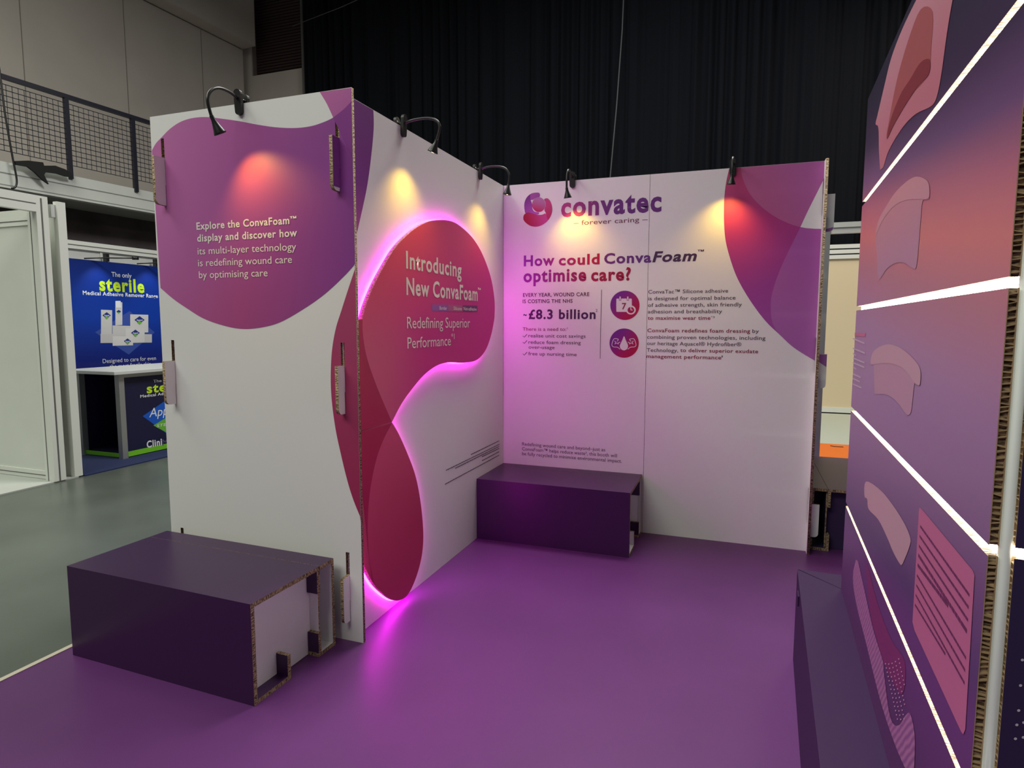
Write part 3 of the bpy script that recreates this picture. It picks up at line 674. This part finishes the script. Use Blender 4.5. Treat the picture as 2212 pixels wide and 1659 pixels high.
stroke('clock_hand_print', FC, [Z(*iz, [(578, 495), (582, 552), (615, 550)])], 2.0, PWHT, .0026, pc1, n=1)
decal('drop_print', FC, Z(*iz, cr([(443, 1072), (478, 1150), (512, 1225), (522, 1275), (500, 1328), (442, 1354), (384, 1328), (360, 1275), (372, 1225), (408, 1150)], 4, True)), PWHT, .0016, pc1)
arm = [[(300, 1175), (325, 1150), (325, 1130), (270, 1120), (235, 1135), (205, 1215), (205, 1260), (240, 1285), (310, 1290), (365, 1332)], [(250, 1168), (275, 1185), (262, 1232)], [(272, 1215), (300, 1208), (332, 1228), (330, 1202), (366, 1190)]]
mir = [[(884-x, y) for x, y in ln] for ln in arm]
stroke('flexed_arm_print', FC, [Z(*iz, ln) for ln in arm], 1.3, PWHT, .0016, pc1); stroke('flexed_arm_print', FC, [Z(*iz, ln) for ln in mir], 1.3, PWHT, .0016, pc1)
for body, a, b, m_, bo in (('ConvaTac\u2122 Silicone adhesive', (1400.3, 633.9), (1572.8, 632.2), GY, .007), ('is designed for optimal balance', (1400.3, 648.5), (1588.8, 647), GY, .007),
                           ('of adhesive strength, skin friendly', (1399.7, 662.9), (1602.4, 661.5), GY, .007), ('adhesion and breathability', (1399.2, 677), (1559.8, 676.2), GY, .007),
                           ('to maximise wear time', (1399.2, 690.8), (1534.5, 690.6), CRL, .014), ('ConvaFoam redefines foam dressing', (1398.4, 717.7), (1620.3, 718.7), CRL, .014), ('by', (1624.9, 718.8), (1639.2, 719), GY, .007),
                           ('combining proven technologies, including', (1397.8, 732), (1653.4, 733.8), GY, .007), ('our heritage Aquacel\u00ae Hydrofiber\u00ae', (1397.6, 745.8), (1601.3, 747.3), GY, .007),
                           ('Technology,', (1397, 760), (1464.8, 760.6), GY, .007), ('to deliver superior exudate', (1469.4, 760.8), (1637.6, 762.4), CRL, .014), ('management performance', (1396.5, 773.9), (1557.9, 775.5), CRL, .014)):
    text(FC, body, a, b, 7.6, m_, pc2, bo)
text(FC, '*3', (1535.3, 687), (1543.5, 687), 4, GY, pc2); text(FC, '1', (1558.7, 772), (1561, 772), 4, GY, pc2)
FT = M('footer_lettering', (.12, .03, .12), .6)
for body, a, b in (('Redefining wound care and beyond\u2013just as', (1128, 963), (1307.4, 974.3)), ('ConvaFoam\u2122 helps reduce waste\u00b3, this booth will', (1128, 974), (1332.8, 986.6)), ('be fully recycled to minimise environmental impact.', (1128, 984.6), (1343, 998.2))):
    text(FC, body, a, b, 7.0, FT, pc1, .004)

# ------------------------------------------------------------------ cardboard benches
def bench(loc, rz, label, w=1.0, d=.49, h=.40, flap_in=PURPLE, pur=PURPLE, group=None, dark=None):
    """local: x along the seat, y from front (0) to back (d)"""
    t = .018
    b = thing('cardboard_bench', loc, label, 'bench', group, rz)
    e = {'x-': KRAFT, 'x+': KRAFT}
    def bd(name, lo, hi, outer, inner, oface, iface, edge=('x-', 'x+')):
        f = {k: KRAFT for k in edge}; f[oface] = outer; f[iface] = inner
        return box(name, (lo[0], lo[1], lo[2]), (hi[0], hi[1], hi[2]), KRAFT, b, True, f, uv=True)
    W = dark or WHITE
    bd('front_panel', (0, 0, 0), (w, t, h-t), pur, W, 'y-', 'y+')
    bd('seat_panel', (0, 0, h-t), (w, d-.0965, h), pur, W, 'z+', 'z-')
    bd('seat_strip', (0, d-.094, h-t), (w, d, h), pur, W, 'z+', 'z-')
    box('seat_seam', (0, d-.0966, h-t), (w, d-.0939, h-.003), DARK, b)
    bd('back_panel', (0, d-t, 0), (w, d, h-t), pur, W, 'y+', 'y-')
    for x0, x1 in ((0, .056), (w-.056, w)):
        bd('bottom_flange', (x0, t, 0), (x1, .20, t), pur, flap_in, 'z-', 'z+')
        bd('bottom_flap', (x0, .20-t, t), (x1, .20, .105), pur, flap_in, 'y+', 'y-', ('x-', 'x+', 'z+'))
        bd('bottom_flap', (x0, d-.115, t), (x1, d-.115+t, .105), pur, W, 'y-', 'y+', ('x-', 'x+', 'z+'))
        bd('top_flap', (x0, d-.113, h-t-.10), (x1, d-.113+t, h-t-.0005), PURPLE, W, 'y-', 'y+', ('x-', 'x+', 'z-'))
    bd('bottom_flange', (0, d-.115, 0), (w, d-t, t), pur, W, 'z-', 'z+')
    bd('end_board', (w-.074, t+.001, .002), (w-.0575, d-.0972, h-t-.001), W, W, 'x+', 'x-', ('z+',))
    bd('end_board', (.0575, t+.001, .002), (.074, d-.0972, h-t-.001), W, W, 'x-', 'x+', ('z+',))
    bd('inner_board', (.012, d-.0962, t+.001), (w-.012, d-.088, h-t-.001), W, W, 'y-', 'y+', ('z+',))
    # front edge of the seat panel is printed too
    return b
def fix_front(b):
    for o in b.children:
        if o.name.startswith('seat_panel'):
            me = o.data
            for f in me.polygons:
                if f.normal.y < -.9: f.material_index = [i for i, m_ in enumerate(me.materials) if m_ == PURPLE][0]
b1 = bench((-1.056, -2.461, .004), math.radians(-1.3), 'dark purple cardboard bench in front of the white Explore panel', d=.488, h=.398)
b2 = bench((.002, -.502, .004), 0, 'dark purple cardboard bench in the corner under the back wall text', w=1.012, d=.50, h=.406, flap_in=WHITE)
b3 = bench((WC+T+.002, 1.10, .004), math.radians(-90), 'dark purple cardboard bench standing behind the back wall beside the honeycomb end panel', w=1.05, d=.50, h=.40, dark=M('bench_inner_indigo', (.035, .018, .075), .6))
# third bench faces away: turn it so its open end looks towards the gap
b3.location = (WC+T+.004+.50, .045, .004); b3.rotation_euler = (0, 0, math.radians(90))
for b in (b1, b2, b3): fix_front(b)

# ------------------------------------------------------------------ clip-on gooseneck lamps
WARM = EM('warm_bulb', (1.0, .66, .30), 10.0)
def lamp(c, n, path, head, target, label, energy, deep=.06):
    """c: clip point on the panel's top edge; n: outward; path: [(forward, z)] of the neck; head: (forward,z) of the mouth; sideways offsets follow target"""
    n = Vector(n); c = Vector(c); t = Vector((0, 0, 1)).cross(n); tg = Vector(target)
    lp = thing('clip_lamp', c, label, 'lamp')
    side = (tg-c).dot(t)
    def P(f, z, s=0): return Vector((c.x, c.y, 0))+n*f+t*s+Vector((0, 0, z))
    # clip: two rounded paddles either side of the board and a hinge bolt
    for f, z0, z1 in ((.009, 2.348, 2.456), (-T-.009, 2.368, 2.448)):
        bm = MB(); pts = []
        K = 14
        for k in range(K+1): a = math.pi*k/K; pts.append((.0195*math.cos(a), z1-.0195+.0195*math.sin(a)))
        for k in range(K+1): a = math.pi+math.pi*k/K; pts.append((.0175*math.cos(a), z0+.0175+.0175*math.sin(a)))
        m_ = len(pts); lean = .18 if f > 0 else -.18
        V = [P(f+s*.0075+lean*max(0, z-2.40)*.6, z, x) for s in (-1, 1) for x, z in pts]
        F = [tuple(range(m_)), tuple(range(2*m_-1, m_-1, -1))]+[(i, m_+i, m_+(i+1) % m_, (i+1) % m_) for i in range(m_)]
        mk('clip_jaw', V, F, BLACKP, lp)
    tube('hinge', [P(-.026, 2.415, 0), P(.008, 2.415, 0)], .007, BLACKP, lp)
    tube('spring', [P(-.022, 2.425, -.012), P(-.020, 2.418, .012)], .003, CHROME, lp, seg=6)
    hx = P(*head, 0); ht = P(*path[-1], 0)
    tiltdir = (tg-hx).normalized()
    sidek = side*.10
    pts = cr([tuple(P(f, z, 0)) for f, z in path], 8)
    tube('gooseneck', pts, .0068, BLACKP, lp, seg=10)
    hx = hx+t*sidek; a = (hx-ht).normalized(); ln = (hx-ht).length
    prof = [(0, .0085), (.25, .0095), (.5, .015), (.75, .021), (.93, .0255), (1, .0265), (1, .0235), (.93, .022)]
    v, f_ = tube_geo([ht+a*(ln*q) for q, r in prof], [r for q, r in prof], 20, cap=False)
    sh_ = mk('shade', v, f_, BLACKP, lp, smooth=True)
    rb_ = .0205-.018*deep; bp = hx-a*(ln*deep); v, f_ = tube_geo([bp-a*.004, bp, bp+a*.003, bp+a*.004], [rb_, rb_, rb_*.7, rb_*.2], 16)
    mk('bulb', v, f_, WARM, sh_, smooth=True)
    l = bpy.data.lights.new('lamp_beam', 'SPOT'); l.energy = energy; l.color = (1.0, .60, .06); l.spot_size = math.radians(108); l.spot_blend = 1.0; l.shadow_soft_size = .012
    lo = bpy.data.objects.new('lamp_beam', l); COL.objects.link(lo); lo.location = hx+a*.012
    lo.rotation_euler = (tg-(hx+a*.012)).to_track_quat('-Z', 'Y').to_euler(); attach(lo, lp)
    # cord down behind the panel
    tube('cord', [P(-T-.012, 2.40, .02), P(-T-.016, 2.30, .022), P(-T-.016, 1.6, .03)], .0028, BLACKP, lp, seg=6)
    return lp
lamp((-.510, -L, H), (0, -1, 0), [(.012, 2.415), (.06, 2.428), (.12, 2.425), (.165, 2.40), (.186, 2.357), (.170, 2.298)], (.139, 2.231), (-.36, -L, 1.86), 'black gooseneck clip lamp on top of the Explore panel', 6.5, .42)
lamp((0, -1.417, H), (1, 0, 0), [(.012, 2.415), (.07, 2.425), (.14, 2.425), (.190, 2.408), (.207, 2.375), (.190, 2.318)], (.166, 2.262), (0, -1.40, 1.86), 'lit black gooseneck clip lamp on the side panel close to its purple edge', 6.0)
lamp((0, -.439, H), (1, 0, 0), [(.012, 2.415), (.07, 2.425), (.14, 2.42), (.185, 2.40), (.205, 2.36), (.200, 2.308)], (.193, 2.243), (0, -.47, 1.90), 'lit black gooseneck clip lamp on the side panel next to the inner corner', 4.6)
lamp((.503, 0, H), (0, -1, 0), [(.012, 2.415), (.06, 2.440), (.11, 2.445), (.140, 2.425), (.156, 2.375), (.155, 2.322)], (.140, 2.257), (.55, 0, 1.88), 'black gooseneck clip lamp beside the round swirl logo', 6.5, .42)
lamp((1.528, 0, H), (0, -1, 0), [(.012, 2.415), (.06, 2.438), (.10, 2.440), (.130, 2.42), (.146, 2.375), (.147, 2.335)], (.138, 2.272), (1.49, 0, 1.92), 'black gooseneck clip lamp beside the purple corner artwork of the back wall', 6.5, .42)

# ------------------------------------------------------------------ lit display tower
NC = Vector((1.945, -3.196, 0)); FCn = Vector((2.011, -1.583, 0)); TA = math.atan2((FCn-NC).x, (FCn-NC).y); TL_ = (FCn-NC).length
tw = thing('display_tower', NC+Vector((0, 0, .004)), 'tall dark purple cardboard display tower with white glowing light slots', 'display tower', rz=-TA)
FT_ = Frame(FCn, -(FCn-NC)); ud = Vector((math.cos(-TA), math.sin(-TA), 0)); FF = Frame(NC, ud)
def z_at(px, py): return FT_.uv(px, py)[1]
tcol = [(0, s2l((150, 108, 140))), (.0, 0)]
def TP(z): return FCn+Vector((0, 0, z))
def tilt(k):
    d = (Vector((0, 0, 1))+FT_.U*k).normalized(); return TP(.40), TP(.40)+d*(1.845/math.sqrt(1+k*k))
TOWG = GR('tower_print', *tilt(.125), [(0, (.34, .19, .35)), (.58, (.36, .20, .36)), (.675, (.44, .18, .24)), (.735, (.60, .18, .18)), (.785, (.42, .13, .20)), (.835, (.15, .075, .19)), (.90, (.045, .028, .075)), (1, (.024, .020, .045))], .42,
          second=(*tilt(-.11), [(0, (.10, .03, .13)), (.14, (.14, .04, .19)), (.185, (.10, .045, .16)), (.25, (.17, .075, .21)), (.34, (.28, .15, .31)), (.45, (.33, .18, .36)), (1, (.36, .20, .36))], TP(1.45), TP(1.20)))
TFR = M('tower_front_print', (.030, .020, .070), .4)
GAPS = (.744, 1.115, 1.492, 1.873); g = .0078
LEDW = EM('white_led', (1.0, .95, .86), 24.0)
edges = [.404] + [z for q in GAPS for z in (q-g, q+g)] + [2.245]
TT = .0125
def honey(name, u0, u1, v0, v1, z0, z1, axis):
    """open honeycomb cells showing at a board's cut end: thin kraft walls across the thickness"""
    mb = MB(); z = z0+.004; rnd = random.Random(int(z0*1000)+int(axis)); 
    while z < z1-.006:
        th = rnd.uniform(.0012, .0026); sk = rnd.uniform(-.003, .003)
        if axis == 0: mb.add([(u0, v0, z), (u1, v0, z+sk), (u1, v0, z+sk+th), (u0, v0, z+th), (u0, v1, z), (u1, v1, z+sk), (u1, v1, z+sk+th), (u0, v1, z+th)], [(0, 1, 2, 3), (4, 7, 6, 5), (0, 4, 5, 1), (3, 2, 6, 7), (0, 3, 7, 4), (1, 5, 6, 2)])
        else: mb.add([(u0, v0, z), (u0, v1, z+sk), (u0, v1, z+sk+th), (u0, v0, z+th), (u1, v0, z), (u1, v1, z+sk), (u1, v1, z+sk+th), (u1, v0, z+th)], [(0, 1, 2, 3), (4, 7, 6, 5), (0, 4, 5, 1), (3, 2, 6, 7), (0, 3, 7, 4), (1, 5, 6, 2)])
        z += rnd.uniform(.006, .0115)
    return tag(mb.build(name, KR, tw), kind='stuff')
for i in range(5):
    z0, z1 = edges[2*i]-.004, edges[2*i+1]-.004
    # left board: two print sheets with an open core at its near end
    box('side_board', (0, .005, z0), (TT, TL_, z1), KRAFT, tw, True, {'x-': TOWG, 'x+': WHITE}, uv=True)
    box('side_liner', (0, 0, z0), (.0012, .005, z1), KR, tw, True, {'x-': TOWG}); box('side_liner', (TT-.0012, 0, z0), (TT, .005, z1), KR, tw)
    honey('honeycomb_core', .0012, TT-.0012, .0006, .005, z0, z1, 0)
    box('front_board', (.036, 0, z0), (1.20, TT, z1), KRAFT, tw, True, {'y-': TFR, 'y+': WHITE}, uv=True)
    box('front_liner', (.031, 0, z0), (.036, .0012, z1), KR, tw, True, {'y-': TFR}); box('front_liner', (.031, TT-.0012, z0), (.036, TT, z1), KR, tw)
    honey('honeycomb_core', .0314, .036, .0012, TT-.0012, z0, z1, 1)
    box('rear_board', (TT, TL_-TT, z0), (1.20, TL_, z1), KRAFT, tw, True, {'y+': TFR, 'y-': WHITE}, uv=True)
for q in GAPS:
    q -= .004
    box('light_strip', (TT+.002, .03, q-g-.004), (TT+.010, TL_-TT, q+g+.004), LEDW, tw)
    box('light_strip', (.034, TT+.002, q-g-.004), (1.19, TT+.010, q+g+.004), LEDW, tw)
    tube('light_connector', [(.018, .028, q), (.0225, .012, q), (.034, .012, q)], .0065, LEDW, tw, local=True, seg=8)
TUBEM = M('lit_plastic_tube', (.80, .84, .78), .35)
_tb = TUBEM.node_tree.nodes['Principled BSDF']; _tb.inputs['Emission Color'].default_value = (.90, 1, .86, 1); _tb.inputs['Emission Strength'].default_value = .14  # weak glow added: tube taken for a dimly lit LED diffuser
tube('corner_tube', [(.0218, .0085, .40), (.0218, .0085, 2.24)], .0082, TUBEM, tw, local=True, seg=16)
# plinth step around the tower
pdp = .150
TPUR = M('plinth_purple_print', (.036, .012, .060), .5, spec=.2)
box('plinth_side', (-pdp, -pdp, 0), (-pdp+.018, TL_+pdp, .384), TPUR, tw); box('plinth_end', (-pdp, TL_+pdp-.018, 0), (1.35, TL_+pdp, .384), TPUR, tw)
box('plinth_front', (-pdp+.018, -pdp, 0), (1.35, -pdp+.018, .384), TPUR, tw)
def prism(name, poly, z0, z1, mat, parent):
    n = len(poly); V = [(x, y, z) for z in (z0, z1) for x, y in poly]
    return mk(name, V, [tuple(range(n-1, -1, -1)), tuple(range(n, 2*n))]+[(i, (i+1) % n, n+(i+1) % n, n+i) for i in range(n)], mat, parent, True)
prism('plinth_top', [(-pdp, -pdp+.0), (0, 0), (0, TL_-.003), (-pdp, TL_+pdp-.004)], .384, .400, TPUR, tw)
prism('plinth_top', [(-pdp+.003, TL_+pdp), (.0, TL_+.001), (1.35, TL_+.001), (1.35, TL_+pdp)], .384, .400, TPUR, tw)
prism('plinth_top', [(-pdp+.003, -pdp-.0), (1.35, -pdp), (1.35, -.001), (.003, -.001)], .384, .400, TPUR, tw)
for v, z, h in ((TL_-.02, .335, .04), (.55, .10, .05), (.30, .08, .07)):
    box('hook_tab', (-pdp-.006, v-.06, z), (-pdp-.0005, v, z+h), TPUR, tw)
# tower artwork
def TD(name, pts, mat, off=.0008, closed=True): return decal(name, FT_, cr(pts, 4, True) if closed else pts, mat, off, tw)
ROSE = GR('wound_pink_print', TP(1.9), TP(2.22), [(0, (.50, .17, .22)), (1, (.52, .24, .29))]); WND = M('wound_red_print', (.36, .085, .09), .5); SLT = M('wound_dark_print', (.21, .02, .03), .5)
zt = 2.2425
wpts = [(1902, 367), (1899.4, 328), (1898, 276), (1892, 268), (1897, 245), (1911.5, 183), (1926, 125), (1950, 62), (1984, -8), (2020, -75)]
wp2 = [(2075, -75), (2058.6, 0), (2046.5, 72), (2034.5, 159), (2025, 207), (2012.8, 229), (1979, 246), (1950, 276), (1921, 324), (1909, 361)]
decal('wound_print', FT_, [(a, min(b, zt)) for a, b in (FT_.uv(*p) for p in cr(wpts, 4)+cr(wp2, 4))], ROSE, .0008, tw, px=False)
TD('wound_print', [(1990, 20), (1962, 90), (1938, 175), (1921, 262), (1916, 296), (1926, 276), (1952, 222), (1988, 185), (2008, 155), (2013, 100), (2016, 25)], WND, .0012)
TD('wound_print', [(2010, 128), (2008, 160), (1985, 185), (1958, 225), (1932, 270), (1917, 300), (1924, 262), (1946, 205), (1968, 170), (1990, 135)], SLT, .0016)
LAY = M('layer_mauve_print', (.44, .24, .34), .5); LAY2 = M('layer_mauve_light_print', (.50, .29, .36), .5); LAYT = M('layer_rose_print', (.58, .25, .26), .5)
LR3 = GR('layer_upper_print', TP(1.6), TP(1.95), [(0, (.42, .22, .32)), (.6, (.52, .22, .25)), (1, (.56, .24, .24))])
TD('layer_print', [(1892, 511), (1898, 478), (1916, 444), (1940, 410), (1974, 383), (1998, 386), (2008, 400), (2008, 429), (1994, 434), (1989, 482), (1981, 571.5), (1972, 579), (1955, 568), (1935.6, 568), (1916, 581), (1899, 603), (1895.6, 560)], LR3)
TD('layer_print', [(1893, 508), (1898, 478), (1916, 444), (1940, 410), (1974, 383), (1998, 386), (2008, 400), (2007, 428), (1985, 430), (1958, 432), (1932, 445), (1908, 475)], GR('layer_band_print', TP(1.6), TP(1.95), [(0, (.48, .24, .33)), (1, (.62, .28, .27))]), .0012)
TD('layer_print', [(1882, 786), (1884.8, 764.7), (1894, 753.5), (1909, 746), (1924, 744), (1942.8, 749.8), (1961.4, 762.9), (1978, 779.7), (1987.6, 794.6), (1990, 809.6), (1988.5, 830), (1984.8, 833), (1977, 828), (1973.6, 848.8), (1969, 888), (1963, 896.5), (1957.7, 893.7), (1941, 871), (1924, 856), (1909, 851), (1892, 851), (1889.5, 839.5), (1888, 790)], LAY)
TD('layer_print', [(1882, 786), (1884.8, 764.7), (1894, 753.5), (1909, 746), (1924, 744), (1942.8, 749.8), (1961.4, 762.9), (1978, 779.7), (1987.6, 794.6), (1990, 809.6), (1988.5, 830), (1984.8, 832), (1976, 826), (1962, 806), (1942, 790), (1915, 784), (1895, 786)], LAY2, .0012)
TD('layer_print', [(1871.7, 1040), (1868, 1072), (1874, 1078), (1877, 1100), (1897.6, 1122), (1915.7, 1158), (1931, 1194), (1944, 1217), (1949, 1220), (1954.5, 1209), (1965, 1182), (1967.5, 1163), (1954.5, 1131), (1928.6, 1090), (1902.7, 1059)], LAY2)
NOTE = M('pink_note_print', (.50, .13, .27), .5)
decal('note_print', FT_, [(1987, 1096), (1993, 1101), (2102, 1232), (2106.5, 1243), (2105.8, 1252), (2086.5, 1576), (2082, 1587), (2077, 1580), (1977, 1363), (1972, 1344), (1986, 1103)], NOTE, .0008, tw)
NT = M('note_plum_lettering', (.13, .015, .09), .6); rs = random.Random(11)
for k in range(9):
    f0 = (k+1)/10.5; bold = 3 <= k <= 4
    a = (1990.5-15*f0, 1118+222*f0); b = (2097-16*f0, 1262+285*f0-(60 if k in (4, 8) else 0)); 
    if k in (4, 8): b = (a[0]+(b[0]-a[0])*.62, a[1]+(b[1]-a[1])*.78)
    dashes(FT_, a, b, 8 if bold else 5.5, NT, tw, rnd=rs)
MESHM = bpy.data.materials.new('mesh_layer_print'); MESHM.use_nodes = True
_nt = MESHM.node_tree; _b = _nt.nodes['Principled BSDF']; _b.inputs['Roughness'].default_value = .5
_tc = _nt.nodes.new('ShaderNodeTexCoord'); _w = _nt.nodes.new('ShaderNodeTexWave'); _w.bands_direction = 'DIAGONAL'; _w.inputs['Scale'].default_value = 26; _w.inputs['Distortion'].default_value = 1.5; _w.inputs['Detail'].default_value = 0
_rp = _nt.nodes.new('ShaderNodeValToRGB'); _rp.color_ramp.elements[0].color = (.26, .08, .26, 1); _rp.color_ramp.elements[1].color = (.42, .17, .36, 1)
_nt.links.new(_tc.outputs['Object'], _w.inputs['Vector']); _nt.links.new(_w.outputs['Fac'], _rp.inputs['Fac']); _nt.links.new(_rp.outputs['Color'], _b.inputs['Base Color'])
TD('magenta_field_print', [(1872, 1215), (1895, 1300), (1925, 1380), (1955, 1430), (1950, 1500), (1920, 1455), (1900, 1400), (1880, 1320)], M('magenta_field', (.20, .02, .13), .45), .0006)
decal('mesh_layer_print', FT_, cr([(1849, 1209), (1843, 1250), (1851, 1307), (1872, 1391), (1903, 1515), (1934, 1608), (1960, 1668)]) + cr([(1976, 1660), (1977, 1590), (1967.5, 1543), (1957, 1546), (1944, 1566), (1930, 1563), (1920, 1530), (1910, 1450), (1908, 1428), (1887, 1359), (1866, 1266), (1854, 1212)]), MESHM, .0009, tw)
DOT = M('dot_pink_print', (.55, .28, .48), .5); mb = MB()
for i in range(14):
    for j in range(5):
        x = 1914+j*7.2+i*2.0; y = 1436+i*9.2+(-j*j*1.1+6*j*.3)-2
        if x > 1956: continue
        r = 1.5; n0 = len(mb.v)
        mb.v += [tuple(FT_.p(*FT_.uv(x+r*math.cos(a), y+r*1.25*math.sin(a)), .0013)) for a in [2*math.pi*k/6 for k in range(6)]]; mb.f.append(tuple(n0+k for k in range(6)))
tag(mb.build('dot_print', DOT, tw, local=False), kind='stuff')
SMT = M('small_white_print', (.55, .42, .52), .5); rs = random.Random(2)
decal('caption_bar', FT_, [(1847, 719), (1870, 720), (1870, 727), (1847, 726)], M('caption_red', (.50, .12, .24), .5), .001, tw)
for k, (y, x1) in enumerate(((736, 1868), (757, 1869), (768, 1850), (778, 1868), (788, 1868), (797, 1850), (812, 1860), (822, 1858), (834, 1862))):
    dashes(FT_, (1843, y-3), (x1, y+(x1-1843)*.3), 3.2, SMT, tw, rnd=rs)
# pale dots on the front face
for x, y in ((2208, 1425), (2204, 1480), (2200, 1534), (2196, 1565), (2193, 1595), (2210, 1592), (2211, 1560)):
    decal('dot_print', FF, ring((x, y), 3.6, 3.0, 10), M('front_dot_%d' % y, (.55, .50, .60), .5) if ('front_dot_%d' % y) not in bpy.data.materials else bpy.data.materials['front_dot_%d' % y], .001, tw)

# ------------------------------------------------------------------ prints belong to the board they are printed on
def kids(o, *names): return [c for c in o.children if c.name.split('.')[0] in names]
def is_print(c): n = c.name.split('.')[0]; return n.endswith('_print') or n in ('lettering', 'small_print', 'caption_bar')
def mean_w(c):
    W = world_of(c); v = c.data.vertices; return sum((W @ q.co for q in v), Vector())/max(1, len(v))
for t_ in (pa, pc1, pc2):
    b_ = kids(t_, 'board')[0]
    for c in [c for c in t_.children if is_print(c)]: attach(c, b_)
b_ = kids(pb, 'board')[0]; pl_ = sorted(kids(pb, 'raised_plate'), key=lambda o: mean_w(o).z)
for c in [c for c in pb.children if is_print(c)]:
    q = mean_w(c); attach(c, b_ if q.x < .03 else (pl_[1] if q.z > zc-.03 else pl_[0]))
sb_ = sorted(kids(tw, 'side_board'), key=lambda o: mean_w(o).z); fb_ = sorted(kids(tw, 'front_board'), key=lambda o: mean_w(o).z)
for c in [c for c in tw.children if is_print(c)]:
    q = mean_w(c); k = sum(q.z > g_ for g_ in GAPS); onfront = abs((q-NC).dot(FF.N)) < .01 and (q-NC).dot(FF.U) > .04
    attach(c, (fb_ if onfront else sb_)[k])
for t_, nm in ((bn, 'sheet'), (ct, 'front_panel')):
    b_ = kids(t_, nm)[0]
    for c in [c for c in t_.children if is_print(c)]: attach(c, b_)
